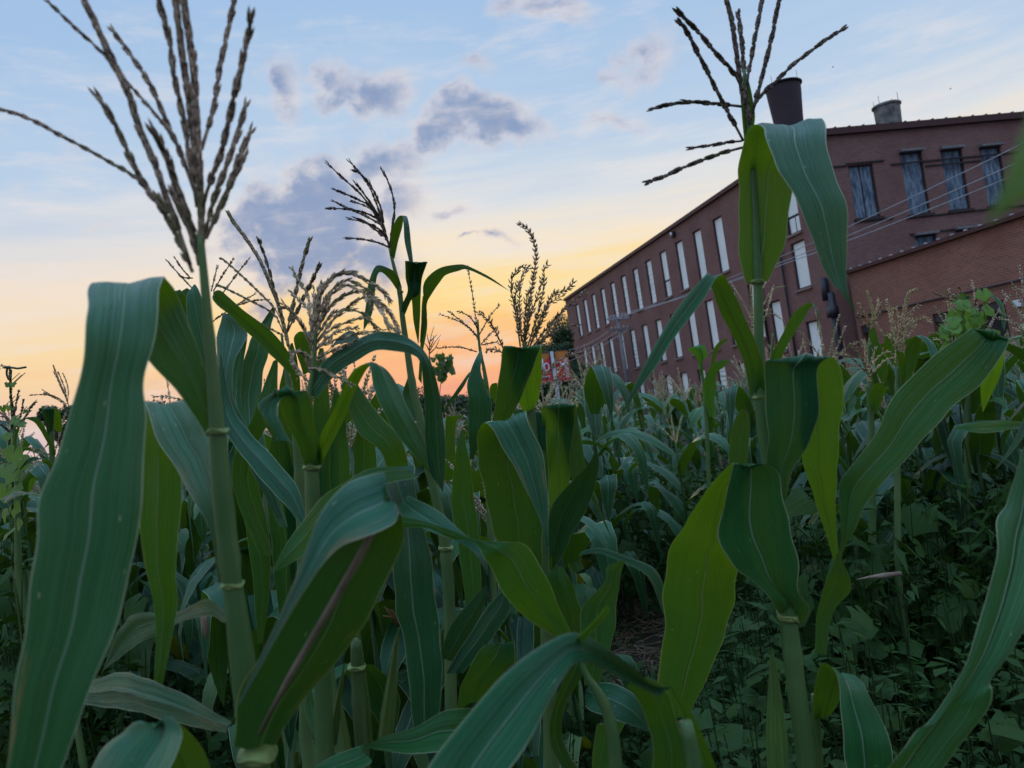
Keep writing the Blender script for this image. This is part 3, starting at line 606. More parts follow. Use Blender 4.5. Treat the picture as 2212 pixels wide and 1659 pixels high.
# ================================================================ CORN PLANTS OF THE FRONT ROWS
# --- A: blurred tall plant at left
A = plant('corn_plant', 548, 1659, .60, 'out of focus corn plant nearest at left, tall brown tassel above a huge folded leaf')
DK = (.92, .78, .74)
stalk(A, [(432, 500), (440, 590), (455, 760), (467, 920), (482, 1080), (498, 1230), (508, 1300), (520, 1400), (534, 1510), (548, 1640), (560, 1800)], [14, 18, 24, 34, 44, 42, 44, 52, 56, 60, 62], [.60, .60], col=(1.0, 1.05, 1.0))
collar(A, 470, 930, .60, 44); collar(A, 502, 1262, .60, 46); collar(A, 556, 1630, .57, 78)
leaf(A, 'v', [.60, .60, .61, .62, .60, .57, .53, .51, .50, .49, .48, .47, .46, .45, .44],
    [(447, 945, 482, 915), (412, 888, 462, 850), (355, 812, 415, 715), (285, 735, 385, 650), (215, 650, 362, 608), (196, 612, 354, 597), (191, 660, 345, 640), (184, 720, 330, 735), (164, 830, 309, 830), (130, 967, 316, 920), (91, 1080, 313, 1053), (66, 1236, 275, 1255), (44, 1419, 223, 1419), (22, 1602, 157, 1602), (5, 1780, 90, 1780)], tilt=.30, crease=.06, wave=.012, col=(.95, 1.05, .8), tr=.42)
leaf(A, 'v', [.61, .62, .63, .65, .67, .69, .72, .74, .77, .78, .79, .80, .80], [(470, 1262, 492, 1250), (455, 1150, 480, 1130), (425, 1085, 476, 1040), (385, 1018, 470, 985), (345, 960, 455, 940), (320, 905, 425, 895), (313, 868, 400, 862), (306, 905, 396, 900), (304, 980, 392, 990), (303, 1100, 388, 1120), (312, 1220, 384, 1230), (335, 1340, 377, 1340), (330, 1540, 338, 1548)], tilt=-.4, col=(1.1, 1.1, .8), tr=.5)
leaf(A, 'v', [.58, .58, .57, .56, .55, .535, .53, .525, .515, .51, .50, .50], [(502, 1610, 590, 1630), (522, 1500, 672, 1490), (575, 1395, 748, 1400), (645, 1255, 822, 1285), (725, 1145, 868, 1180), (795, 1045, 869, 1130), (826, 1020, 862, 1105), (797, 1026, 846, 1128), (745, 1050, 782, 1162), (690, 1115, 722, 1192), (640, 1245, 660, 1270), (513, 1521, 516, 1524)], tilt=[.8, .8, .7, .5, -.3, -.9, -1., -1., -.8], crease=.14, col=(.8, .95, 1.1), tr=.2)
mbr = MB(); mbr.tube([P(x, y, d_) for x, y, d_ in ((560, 1585, .560), (625, 1462, .548), (700, 1335, .540), (765, 1222, .532), (812, 1135, .524))], [.0012, .0022, .0026, .0026, .002], 8); mbr.build('midrib', M['cob'], A, color=(1, 1, 1))['label'] = 'pinkish dried midrib under the arching leaf'
leaf(A, 'v', [.56, .54, .52, .51, .50, .49], [(400, 1800, 470, 1740), (345, 1620, 440, 1620), (300, 1560, 372, 1546), (262, 1580, 400, 1590), (212, 1625, 372, 1680), (160, 1750, 280, 1800)], tilt=[.3, -.6, -.9, -.9], crease=.15, col=(1.5, 1.4, 1.7))
leaf(A, 'v', [.62, .70, .76, .82, .88], [(488, 1582, 500, 1560), (430, 1572, 405, 1505), (330, 1548, 310, 1462), (250, 1530, 245, 1455), (170, 1520, 180, 1480)], tilt=.7)
leaf(A, 'v', [.63, .75, .85, .9, .95, 1.], [(486, 1345, 490, 1325), (450, 1330, 446, 1294), (380, 1348, 378, 1323), (328, 1376, 298, 1325), (282, 1402, 256, 1362), (218, 1452, 220, 1456)], tilt=.7)
tassel(A, 'A', .60, [[(1215, 1560), (1210, 1200), (1175, 900), (1140, 600), (1095, 300), (1060, 0), (1040, -200)],
    ([(1215, 1350), (1200, 1000), (1185, 750), (1165, 400), (1120, 100), (1090, -160)], {'bulk': 2, 's': 1.15}), ([(1190, 1250), (1120, 800), (1060, 500), (1022, 250), (985, 100), (930, -100)], {}),
    ([(1150, 1620), (1080, 1440), (960, 1250), (840, 1090), (700, 1000), (430, 850), (160, 710), (-20, 655), (-160, 640)], {'s': .7}),
    ([(1150, 1600), (1085, 1400), (1010, 1210), (930, 980), (835, 760), (775, 560), (700, 410), (640, 280), (560, 110), (480, -60)], {'bulk': 2}),
    [(1000, 1300), (840, 1060), (750, 870), (665, 690), (580, 570)], ([(1180, 1400), (1085, 1180), (1025, 1000), (970, 870), (930, 800)], {'bulk': 2, 's': 1.1}),
    ([(1150, 1060), (1050, 840), (930, 680), (760, 490), (620, 320), (460, 175), (300, 20)], {'s': .6}), ([(1170, 1150), (1090, 930), (1010, 750), (920, 540), (800, 350), (680, 190)], {'s': .85}),
    [(1215, 900), (1245, 800), (1290, 650), (1320, 450), (1360, 240), (1405, 40), (1430, -100)], [(1225, 1250), (1260, 1120), (1330, 930), (1400, 640), (1450, 420), (1500, 200), (1512, 85)],
    ([(1235, 1420), (1290, 1200), (1380, 960), (1440, 780), (1480, 645)], {}), [(1240, 1440), (1370, 1160), (1440, 950), (1510, 800)], ([(1250, 1420), (1330, 1240), (1410, 1080), (1478, 940)], {'s': .8}),
    ([(1160, 1640), (1100, 1500), (1030, 1350), (960, 1200)], {}), ([(1200, 1600), (1160, 1420), (1080, 1250), (1040, 1150)], {'bulk': 2})],
    col=DK, sl=.0115, sr=.00145, gap=.0042, spread=.13, seed=3, bulk0=4, dspread=.05)
# --- B: centre left plant with drooping tan tassel
B = plant('corn_plant', 700, 1659, 1.0, 'corn plant with drooping tan tassel and one broad leaf arching over to the right')
stalk(B, [(682, 700), (678, 790), (668, 860), (668, 950), (674, 1040), (678, 1150), (690, 1350), (698, 1500), (702, 1659), (706, 1900)], [8, 11, 16, 22, 32, 34, 36, 40, 40, 40], [1.0, 1.0])
collar(B, 674, 1008, 1.0, 36); collar(B, 667, 858, 1.0, 20)
leaf(B, 'v', [1.0, .99, .97, .95, .93, .91, .90, .90, .91, .92, .93, .94, .95], [(682, 862, 665, 842), (722, 815, 690, 790), (772, 777, 740, 749), (815, 757, 797, 722), (858, 760, 833, 716), (895, 768, 872, 725), (905, 778, 912, 752), (909, 790, 935, 790), (914, 830, 945, 830), (916, 870, 954, 880), (918, 950, 962, 950), (930, 1020, 962, 1000), (956, 1062, 957, 1064)], tilt=.75, crease=.12, col=(.8, .95, 1.05))
leaf(B, 'D', [1.0, .98, .96, .94, .93, .91, .90, .90], [(1935, 1375, 2050, 1350), (1880, 1230, 2015, 1200), (1800, 1060, 1975, 1080), (1745, 915, 1945, 900), (1725, 905, 1800, 915), (1640, 960, 1745, 1010), (1620, 1020, 1790, 1110), (1700, 1120, 1860, 1230)], tilt=.7, crease=.25, wave=.10, col=(.9, 1.02, 1.1))
leaf(B, 'v', [1.0, .99, .98, .97, .96, .95, .94, .93, .93, .93, .94], [(682, 1002, 693, 1005), (690, 950, 715, 962), (712, 900, 745, 900), (742, 838, 775, 828), (765, 800, 800, 790), (797, 788, 832, 795), (806, 830, 860, 835), (824, 880, 885, 893), (855, 935, 912, 945), (895, 985, 932, 990), (938, 1034, 940, 1036)], tilt=.5, crease=.15, col=(1.05, 1.1, .8), tr=.8)
leaf(B, 'v', [1.06, 1.05, 1.04, 1.04, 1.05, 1.08], [(735, 835, 765, 800), (758, 892, 772, 832), (775, 935, 826, 900), (812, 965, 866, 945), (832, 1003, 880, 1000), (850, 1080, 885, 1080)], tilt=.5)
leaf(B, 'v', [.98, .95, .92, .9, .9, .88, .87], [(905, 1030, 862, 1008), (850, 1040, 800, 1014), (765, 1080, 742, 1043), (712, 1142, 696, 1074), (680, 1185, 650, 1128), (632, 1215, 612, 1188), (580, 1243, 582, 1246)], tilt=.7, col=(1.15, 1.1, .7), tr=.8)
leaf(B, 'v', [.92, .92, .91, .90, .90, .89, .88], [(862, 1095, 880, 1070), (872, 1120, 925, 1092), (920, 1145, 965, 1118), (975, 1165, 1000, 1150), (1012, 1182, 1030, 1178), (1030, 1200, 1050, 1213), (1052, 1240, 1054, 1244)], tilt=.6, col=(.85, .98, 1.08))
leaf(B, 'v', [1.02, 1.0, .98, .97, .97, .97, .97, .98], [(812, 1020, 892, 1004), (835, 1060, 898, 1050), (856, 1130, 915, 1130), (850, 1224, 930, 1213), (854, 1310, 942, 1310), (868, 1365, 953, 1370), (882, 1470, 955, 1450), (897, 1600, 945, 1590)], tilt=-.5, crease=.1, col=(.75, .88, .95))
TAN = (1.25, 1.15, 1.0)
tassel(B, 'B', 1.0, [[(520, 1360), (515, 1250), (520, 1100), (530, 950), (545, 850), (575, 780)],
    ([(520, 1150), (535, 1000), (560, 860), (620, 765), (700, 722), (780, 740), (870, 790), (940, 840), (973, 890)], {'bulk': 2}), ([(530, 1100), (600, 950), (700, 860), (800, 832), (880, 870), (950, 930), (1000, 1010), (1030, 1080)], {'bulk': 2}),
    [(540, 1130), (640, 1000), (760, 900), (850, 868), (920, 950), (960, 1020), (1020, 1075)], [(530, 1150), (620, 1060), (740, 1010), (830, 990), (890, 1060)], [(535, 1170), (650, 1120), (800, 1080), (920, 1070)],
    [(530, 1230), (620, 1190), (700, 1160), (780, 1120)], ([(525, 1100), (540, 900), (600, 790), (660, 735), (755, 722)], {'bulk': 2}), [(510, 1100), (500, 950), (485, 850), (440, 780), (395, 700)], [(515, 1100), (522, 950), (525, 820)],
    [(535, 1080), (600, 900), (660, 820), (740, 800), (820, 850), (860, 930)], [(530, 1120), (620, 980), (700, 940), (790, 950), (850, 1000), (900, 1050)], [(525, 1200), (600, 1110), (690, 1060), (780, 1050)], ([(530, 1050), (590, 880), (700, 770), (800, 800), (870, 860), (930, 960), (970, 1060)], {}),
    ([(495, 1370), (420, 1290), (392, 1230), (400, 1195), (440, 1188), (470, 1200), (490, 1260), (505, 1300)], {'bulk': 2}), [(500, 1290), (560, 1290), (640, 1330), (690, 1350), (745, 1385)], [(515, 1180), (470, 1060), (410, 980), (340, 905)], [(515, 1150), (450, 1020), (380, 940), (330, 930)], [(515, 1080), (500, 960), (450, 900), (390, 840)], [(520, 1250), (600, 1230), (680, 1210), (760, 1160)]],
    col=TAN, sl=.0095, sr=.00125, gap=.0056, spread=.25, seed=5, bulk0=2, dspread=.12)
# ears on B
b2 = plant('corn_plant', 790, 1500, 1.05, 'corn plant with several pale green husked ears low at centre left')
stalk(b2, [(770, 1380), (770, 1420), (778, 1560), (785, 1659), (790, 1900)], [20, 26, 30, 30, 30], [1.05, 1.05], col=(.8, .8, .8))
collar(b2, 770, 1440, 1.05, 36)
ear(b2, 'G', 1.02, (580, 600), (500, 1290), 125, silk=True); ear(b2, 'G', 1.06, (345, 585), (390, 1300), 125, (1, 1.05, 1.05)); ear(b2, 'G', 1.03, (262, 810), (190, 1290), 80, (1.0, 1.05, .95)); ear(b2, 'G', 1.0, (240, 1030), (285, 1330), 60, (1.3, 1.3, 1.2))
leaf(b2, 'G', [1.02, 1.05, 1.1, 1.12], [(280, 1500, 250, 1350), (180, 1300, 120, 1300), (100, 1100, 30, 1100), (60, 900, 58, 900)], tilt=.6)
# --- second tassel plant behind B, with the long dark leaf
M2 = plant('corn_plant', 640, 1500, 1.35, 'corn plant with two stiff upright tassel spikes left of the drooping tan tassel')
stalk(M2, [(608, 720), (617, 790), (628, 850), (640, 930), (650, 1100), (655, 1300), (660, 1600)], [5, 8, 15, 20, 22, 24, 26], [1.35, 1.35])
leaf(M2, 'Y', [1.35, 1.3, 1.26, 1.22, 1.18, 1.16, 1.15, 1.15], [(1860, 1660, 1890, 1590), (1690, 1480, 1790, 1370), (1490, 1300, 1620, 1120), (1250, 1060, 1440, 940), (1020, 830, 1190, 770), (860, 710, 980, 585), (795, 640, 880, 512), (785, 600, 800, 530)], tilt=.5, crease=.14, col=(.8, .95, .85))
leaf(M2, 'Y', [1.36, 1.38, 1.40, 1.42, 1.44, 1.45, 1.46], [(1600, 3400, 1680, 3400), (1150, 2500, 1330, 2450), (900, 1900, 1060, 1880), (850, 1500, 1050, 1450), (845, 1200, 1190, 1200), (870, 1000, 1235, 1050), (900, 850, 1090, 880), (935, 800, 1000, 800)], tilt=-.4, col=(.75, .85, .9))
leaf(M2, 'Y', [1.40, 1.45, 1.5, 1.52, 1.53, 1.55, 1.55], [(1640, 3500, 1740, 3500), (1250, 2600, 1480, 2550), (1080, 1950, 1400, 1950), (1170, 1500, 1435, 1550), (1235, 1250, 1500, 1300), (1290, 1090, 1522, 960), (1430, 890, 1582, 800), (1555, 712, 1560, 714)], tilt=.4, col=(.95, 1.05, .7))
leaf(M2, 'Y', [1.42, 1.46, 1.5, 1.5, 1.5], [(1560, 3300, 1640, 3300), (1150, 2500, 1260, 2500), (980, 1900, 1150, 1900), (1040, 1450, 1190, 1400), (1120, 1200, 1225, 1130), (1200, 1080, 1225, 1080)], tilt=-.3, col=(1.1, 1.2, .7))
leaf(M2, 'v', [1.3, 1.28, 1.25, 1.22, 1.2, 1.18], [(463, 830, 478, 760), (478, 910, 500, 870), (515, 975, 535, 930), (565, 1035, 590, 985), (615, 1090, 640, 1050), (655, 1140, 662, 1118)], tilt=.6, crease=.15, col=(.8, .95, 1.0))
leaf(M2, 'v', [1.42, 1.41, 1.4, 1.4, 1.42], [(560, 1200, 590, 1200), (500, 1030, 535, 1030), (545, 900, 590, 890), (560, 860, 600, 840), (590, 780, 600, 775)], tilt=.4)
leaf(M2, 'D', [1.5, 1.5, 1.5, 1.5, 1.52], [(1350, 1300, 1380, 1300), (1290, 900, 1360, 800), (1240, 640, 1330, 600), (1190, 450, 1305, 400), (1175, 300, 1262, 270), (1225, 218, 1235, 218)], tilt=.5, col=(1.0, 1.1, 1.0))
leaf(M2, 'Y', [1.55, 1.52, 1.5, 1.5], [(560, 1100, 640, 1000), (420, 800, 520, 700), (340, 600, 430, 560), (300, 520, 380, 500)], tilt=.5, col=(.7, .85, .85))
tassel(M2, 'B', 1.35, [[(385, 1200), (350, 1050), (320, 930), (270, 800), (210, 660), (130, 530), (60, 440), (20, 372)],
    ([(340, 1000), (300, 860), (262, 720), (222, 590), (197, 525)], {}), ([(365, 1080), (385, 980), (405, 900), (432, 770), (462, 650), (495, 542)], {'s': 1.2}), ([(370, 1070), (440, 920), (505, 790), (555, 682)], {'s': 1.1}),
    ([(330, 1000), (280, 920), (150, 790), (0, 655), (-30, 640)], {'s': .7}), ([(345, 1080), (290, 970), (150, 890), (0, 815), (-40, 800)], {'s': .7}), ([(350, 1100), (240, 1040), (150, 1000)], {'s': .6})],
    col=(.95, .88, .75), sl=.011, sr=.0019, gap=.005, spread=.18, seed=8, bulk0=4, dspread=.1)
tassel(M2, 'Y', 1.6, [[(700, 980), (850, 860), (1090, 700), (1320, 560)], [(920, 545), (1110, 290), (1255, 110)], [(800, 520), (930, 300), (1050, 120)], [(775, 520), (820, 330), (855, 200)], [(530, 480), (370, 310), (210, 130)], [(520, 360), (400, 230), (310, 90)], [(1110, 700), (1300, 640), (1500, 630)], [(840, 1110), (960, 1010), (1100, 915)], [(400, 690), (470, 685), (540, 685)], [(540, 355), (440, 350), (380, 330)]], col=(.9, .85, .8), sl=.009, sr=.0013, gap=.0075, spread=.15, bulk0=1, dspread=.05, r=.0011)
M3 = plant('corn_plant', 690, 1400, 1.65, 'leafy corn plant crowded behind the drooping tan tassel, bluish upright blades')
stalk(M3, [(690, 760), (690, 850), (692, 1000), (694, 1300)], [6, 12, 18, 20], [1.65, 1.65])
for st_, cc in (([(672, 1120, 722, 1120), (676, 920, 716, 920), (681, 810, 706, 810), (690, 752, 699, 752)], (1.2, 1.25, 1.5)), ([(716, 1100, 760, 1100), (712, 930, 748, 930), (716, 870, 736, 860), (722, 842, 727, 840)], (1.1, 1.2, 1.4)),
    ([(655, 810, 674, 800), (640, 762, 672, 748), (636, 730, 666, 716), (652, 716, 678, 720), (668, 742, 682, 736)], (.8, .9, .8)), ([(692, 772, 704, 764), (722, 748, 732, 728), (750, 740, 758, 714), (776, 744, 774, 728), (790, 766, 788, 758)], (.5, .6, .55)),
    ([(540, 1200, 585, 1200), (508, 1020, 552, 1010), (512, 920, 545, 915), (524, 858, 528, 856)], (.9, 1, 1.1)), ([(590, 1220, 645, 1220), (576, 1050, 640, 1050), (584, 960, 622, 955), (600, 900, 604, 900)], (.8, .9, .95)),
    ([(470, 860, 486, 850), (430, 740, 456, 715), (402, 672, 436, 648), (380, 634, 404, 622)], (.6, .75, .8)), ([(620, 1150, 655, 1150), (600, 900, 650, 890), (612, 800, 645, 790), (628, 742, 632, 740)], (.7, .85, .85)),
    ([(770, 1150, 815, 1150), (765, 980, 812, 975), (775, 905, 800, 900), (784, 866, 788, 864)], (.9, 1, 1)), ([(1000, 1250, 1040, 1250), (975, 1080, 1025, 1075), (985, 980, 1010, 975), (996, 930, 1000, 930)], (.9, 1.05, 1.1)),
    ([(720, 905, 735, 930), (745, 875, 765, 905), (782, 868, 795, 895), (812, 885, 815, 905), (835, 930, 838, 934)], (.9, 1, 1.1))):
    if st_[0][1] > 1000: st_ = [((st_[0][0]+st_[0][2])/2-5, st_[0][1]+190, (st_[0][0]+st_[0][2])/2+5, st_[0][1]+190)]+st_
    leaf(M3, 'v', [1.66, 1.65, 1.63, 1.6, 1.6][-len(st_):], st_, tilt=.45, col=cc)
# --- C: tall thin plant against the sunset
Cp = plant('corn_plant', 970, 1500, 1.45, 'tall slender corn plant against the sunset with a wind swept dark tassel')
stalk(Cp, [(841, 536), (852, 580), (863, 628), (870, 690), (878, 745), (892, 837), (908, 905), (925, 1000), (945, 1090), (960, 1170), (968, 1260), (972, 1400), (976, 1659)], [5, 8, 10, 12, 13, 16, 18, 20, 22, 24, 26, 26, 28], [1.45, 1.45])
collar(Cp, 963, 1183, 1.45, 30); collar(Cp, 865, 630, 1.45, 13)
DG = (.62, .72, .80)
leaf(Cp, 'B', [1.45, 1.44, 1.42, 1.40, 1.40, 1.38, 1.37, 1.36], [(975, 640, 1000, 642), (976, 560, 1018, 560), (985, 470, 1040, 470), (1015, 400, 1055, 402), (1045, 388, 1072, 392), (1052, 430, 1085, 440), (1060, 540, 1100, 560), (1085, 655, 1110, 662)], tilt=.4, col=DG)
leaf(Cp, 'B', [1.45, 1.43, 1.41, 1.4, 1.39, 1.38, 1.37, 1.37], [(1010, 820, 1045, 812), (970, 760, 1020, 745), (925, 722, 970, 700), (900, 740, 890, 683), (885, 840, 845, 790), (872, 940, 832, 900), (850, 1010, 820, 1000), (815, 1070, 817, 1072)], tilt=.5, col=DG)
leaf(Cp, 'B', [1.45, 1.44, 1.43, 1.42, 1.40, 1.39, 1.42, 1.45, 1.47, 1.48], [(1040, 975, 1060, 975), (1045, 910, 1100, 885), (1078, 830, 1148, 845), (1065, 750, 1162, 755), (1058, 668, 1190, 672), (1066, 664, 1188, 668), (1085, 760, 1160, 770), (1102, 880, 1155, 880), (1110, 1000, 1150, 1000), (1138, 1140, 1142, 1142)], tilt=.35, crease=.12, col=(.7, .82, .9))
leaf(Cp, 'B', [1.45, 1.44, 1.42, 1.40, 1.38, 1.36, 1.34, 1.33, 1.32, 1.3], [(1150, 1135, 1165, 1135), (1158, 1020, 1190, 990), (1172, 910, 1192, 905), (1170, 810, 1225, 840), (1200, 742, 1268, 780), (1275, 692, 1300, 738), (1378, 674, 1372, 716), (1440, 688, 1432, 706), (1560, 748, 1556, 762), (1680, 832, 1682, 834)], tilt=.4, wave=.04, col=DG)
leaf(Cp, 'B', [1.5, 1.48, 1.46, 1.45], [(1140, 1350, 1160, 1380), (1150, 1200, 1165, 1210), (1155, 1080, 1195, 1040), (1160, 930, 1180, 930), (1166, 860, 1170, 862)], tilt=.4, col=(.9, .95, 1.0))
leaf(Cp, 'B', [1.5, 1.5, 1.5, 1.5], [(1080, 1330, 1100, 1400), (1050, 1440, 1110, 1470), (1080, 1520, 1150, 1530), (1130, 1600, 1172, 1600), (1100, 1560, 1120, 1530)], tilt=.6, col=(.9, 1.1, .7))
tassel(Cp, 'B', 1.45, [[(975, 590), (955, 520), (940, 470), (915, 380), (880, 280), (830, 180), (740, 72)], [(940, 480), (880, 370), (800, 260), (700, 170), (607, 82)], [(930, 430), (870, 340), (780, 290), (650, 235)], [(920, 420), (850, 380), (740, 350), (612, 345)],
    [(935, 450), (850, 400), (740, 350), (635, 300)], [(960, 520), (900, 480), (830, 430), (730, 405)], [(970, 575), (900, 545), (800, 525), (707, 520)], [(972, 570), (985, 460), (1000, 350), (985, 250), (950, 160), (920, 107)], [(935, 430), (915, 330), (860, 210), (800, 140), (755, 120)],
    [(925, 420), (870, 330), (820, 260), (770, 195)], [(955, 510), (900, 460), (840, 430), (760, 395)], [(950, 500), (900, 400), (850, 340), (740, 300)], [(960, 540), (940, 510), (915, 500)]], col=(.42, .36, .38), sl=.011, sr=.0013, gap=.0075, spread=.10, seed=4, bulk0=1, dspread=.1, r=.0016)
# --- small faded plant left of D and the pale blue leaf
K = plant('corn_plant', 1010, 1300, 1.9, 'thin corn plant with a sparse spiky tassel and one narrow pale blue leaf')
stalk(K, [(1032, 690), (1036, 750), (1046, 800), (1052, 850), (1056, 950), (1060, 1200)], [4, 6, 8, 12, 14, 16], [1.9, 1.9])
leaf(K, 'Z', [1.85, 1.8, 1.78, 1.76, 1.75, 1.75, 1.76, 1.8], [(880, 1700, 930, 1700), (872, 1400, 1060, 1400), (865, 1150, 1156, 1190), (856, 950, 1150, 960), (850, 760, 1078, 780), (890, 600, 1025, 600), (955, 430, 1030, 430), (1028, 285, 1032, 285)], tilt=.5, wave=.03, crease=.06, col=(1.25, 1.4, 1.75), flip=True, tr=.3)
leaf(K, 'Z', [1.9, 1.85, 1.8, 1.8, 1.8], [(1095, 850, 1130, 810), (1010, 700, 1040, 670), (900, 585, 935, 560), (760, 760, 800, 790), (640, 930, 670, 960), (545, 1080, 560, 1110)], tilt=.5, col=(1.1, 1.15, .7))
leaf(K, 'Z', [1.95, 1.93, 1.92], [(1140, 900, 1200, 1000), (1135, 800, 1225, 850), (1160, 745, 1232, 740), (1200, 735, 1230, 735)], tilt=.3, col=(1.1, 1.2, .6))
leaf(K, 'Z', [1.9, 1.85, 1.8], [(690, 1650, 700, 1640), (760, 1500, 790, 1500), (850, 1330, 880, 1330), (985, 1190, 990, 1200)], tilt=.4, col=(1.4, 1.5, 1.0))
leaf(K, 'Z', [1.9, 1.85, 1.8], [(580, 1700, 700, 1700), (575, 1400, 700, 1400), (590, 1165, 710, 1230), (650, 1150, 780, 1150), (780, 1135, 860, 1180), (850, 1180, 870, 1330)], tilt=.5, col=(.9, 1.0, 1.1))
tassel(K, 'B', 1.9, [[(1530, 1330), (1500, 1160), (1480, 1000), (1460, 850), (1440, 740), (1428, 678)], [(1495, 1100), (1400, 1020), (1270, 970)], [(1490, 1050), (1440, 980), (1370, 950)], [(1500, 1090), (1560, 985), (1622, 908)], [(1512, 1145), (1560, 1090), (1607, 1040)], [(1485, 1190), (1380, 1162), (1250, 1168)], [(1492, 1110), (1430, 1040), (1315, 948)], [(1515, 1150), (1560, 1140), (1610, 1130)]], col=(.95, .8, .65), sl=.009, sr=.0014, gap=.010, spread=.35, seed=14, bulk0=1, dspread=.15, r=.0013)
# --- D: plant with feathery curled tassel, right of centre
Dp = plant('corn_plant', 1190, 1500, 1.25, 'corn plant with feathery brown tassel curled at its tip, broad squared leaves below it')
stalk(Dp, [(1133, 740), (1138, 800), (1148, 900), (1160, 1050), (1172, 1200), (1180, 1330), (1186, 1480), (1192, 1659)], [10, 14, 20, 26, 28, 30, 32, 34], [1.3, 1.3])
leaf(Dp, 'Z', [1.28, 1.25, 1.22, 1.20, 1.18, 1.19, 1.23, 1.27, 1.3], [(1120, 1450, 1300, 1450), (1165, 1210, 1410, 1150), (1230, 850, 1580, 800), (1270, 500, 1705, 500), (1298, 295, 1762, 300), (1320, 285, 1785, 305), (1400, 600, 1785, 750), (1500, 970, 1740, 950), (1560, 1110, 1670, 1110)], tilt=.15, crease=.10, sub=8, col=(1.1, 1.12, .85), tr=.8)
leaf(Dp, 'F', [1.22, 1.2, 1.18, 1.16, 1.13, 1.11, 1.1, 1.09, 1.08, 1.07, 1.06], [(1250, 1150, 1430, 1150), (1130, 880, 1430, 900), (1070, 600, 1405, 600), (1045, 340, 1370, 330), (1062, 292, 1330, 222), (1118, 298, 1345, 262), (1212, 450, 1430, 450), (1302, 620, 1456, 650), (1390, 790, 1462, 850), (1436, 925, 1467, 960), (1458, 1112, 1462, 1114)], tilt=.2, crease=.08, sub=8)
leaf(Dp, 'F', [1.35, 1.33, 1.31, 1.3, 1.28, 1.29, 1.31, 1.33, 1.35, 1.36], [(1470, 1000, 1530, 950), (1465, 700, 1588, 640), (1460, 450, 1597, 450), (1436, 300, 1615, 300), (1418, 192, 1626, 188), (1490, 188, 1632, 200), (1540, 350, 1664, 400), (1598, 600, 1690, 560), (1690, 680, 1740, 710), (1832, 950, 1836, 952)], tilt=-.25, crease=.06, sub=8, col=(.9, .95, 1.25), flip=True, tr=.7)
leaf(Dp, 'F', [1.26, 1.24, 1.22, 1.2, 1.18, 1.17], [(1470, 1060, 1520, 1110), (1465, 880, 1610, 930), (1500, 745, 1690, 800), (1600, 625, 1742, 650), (1718, 500, 1764, 520), (1743, 398, 1747, 400)], tilt=.5, crease=.16, col=(.9, 1.0, 1.1), flip=True)
leaf(Dp, 'F', [1.3, 1.3, 1.3, 1.3], [(1400, 700, 1465, 700), (1370, 450, 1462, 500), (1300, 280, 1455, 330), (1256, 222, 1444, 234), (1290, 215, 1446, 250), (1330, 400, 1450, 450)], tilt=.2, col=(.7, .82, .85))
leaf(Dp, 'F', [1.33, 1.33, 1.33], [(1440, 300, 1460, 340), (1450, 312, 1516, 348), (1462, 400, 1500, 440), (1466, 560, 1475, 560)], tilt=.2)
leaf(Dp, 'v', [1.2, 1.2, 1.2, 1.2, 1.2], [(1235, 1240, 1262, 1228), (1226, 1215, 1256, 1198), (1258, 1200, 1290, 1184), (1300, 1197, 1312, 1186), (1345, 1215, 1362, 1205), (1392, 1240, 1410, 1225), (1415, 1275, 1432, 1262), (1432, 1325, 1438, 1330)], tilt=.5, wave=.06, col=(1.1, .95, .9))
leaf(Dp, 'G', [1.1, 1.1, 1.1, 1.1, 1.1], [(1680, 950, 1770, 930), (1680, 800, 1830, 730), (1662, 640, 1850, 620), (1660, 490, 1856, 510), (1790, 330, 1888, 390), (1812, 250, 1895, 300), (1915, 208, 1918, 210)], tilt=.5, wave=.05, col=(1.15, 1.15, 1.45))
leaf(Dp, 'F', [1.15, 1.13, 1.1, 1.1], [(1640, 1680, 1690, 1560), (1540, 1500, 1665, 1450), (1480, 1300, 1640, 1330), (1450, 1200, 1600, 1215), (1500, 1130, 1545, 1125)], tilt=.6, col=(1, 1.1, 1.2))
tassel(Dp, 'B', 1.3, [[(1765, 1200), (1780, 1050), (1790, 950), (1812, 800), (1835, 640), (1822, 540), (1790, 470), (1735, 433)], ([(1742, 1160), (1712, 950), (1688, 820), (1700, 740), (1750, 690), (1795, 700)], {}), [(1750, 1130), (1738, 900), (1748, 760), (1785, 700)], [(1765, 1130), (1772, 950), (1790, 820)],
    [(1785, 1160), (1850, 950), (1882, 800), (1880, 700), (1905, 672)], ([(1798, 1160), (1880, 980), (1930, 850), (2010, 832), (2055, 780)], {'bulk': 2}), ([(1808, 1170), (1900, 1050), (1990, 950), (2060, 895), (2125, 838)], {}), [(1820, 1180), (1900, 1100), (1990, 1050), (2070, 1032)], [(1790, 1180), (1840, 1050), (1900, 920), (1990, 860)],
    ([(1850, 1370), (1925, 1285), (2020, 1210), (2105, 1200)], {}), ([(1852, 1400), (1930, 1362), (2015, 1362)], {}), [(1650, 1190), (1600, 1080), (1560, 1010), (1497, 958)], [(1660, 1210), (1595, 1178), (1545, 1182)], [(1760, 1150), (1730, 1000), (1712, 860), (1735, 780)], [(1800, 1200), (1870, 1120), (1940, 1010), (2010, 930)], [(1770, 1100), (1800, 980), (1850, 850), (1870, 760)], [(1790, 1200), (1850, 1140), (1920, 1080), (1980, 1000)]],
    col=(1.05, .85, .75), sl=.0098, sr=.0015, gap=.0068, spread=.62, seed=6, bulk0=2, dspread=.1)
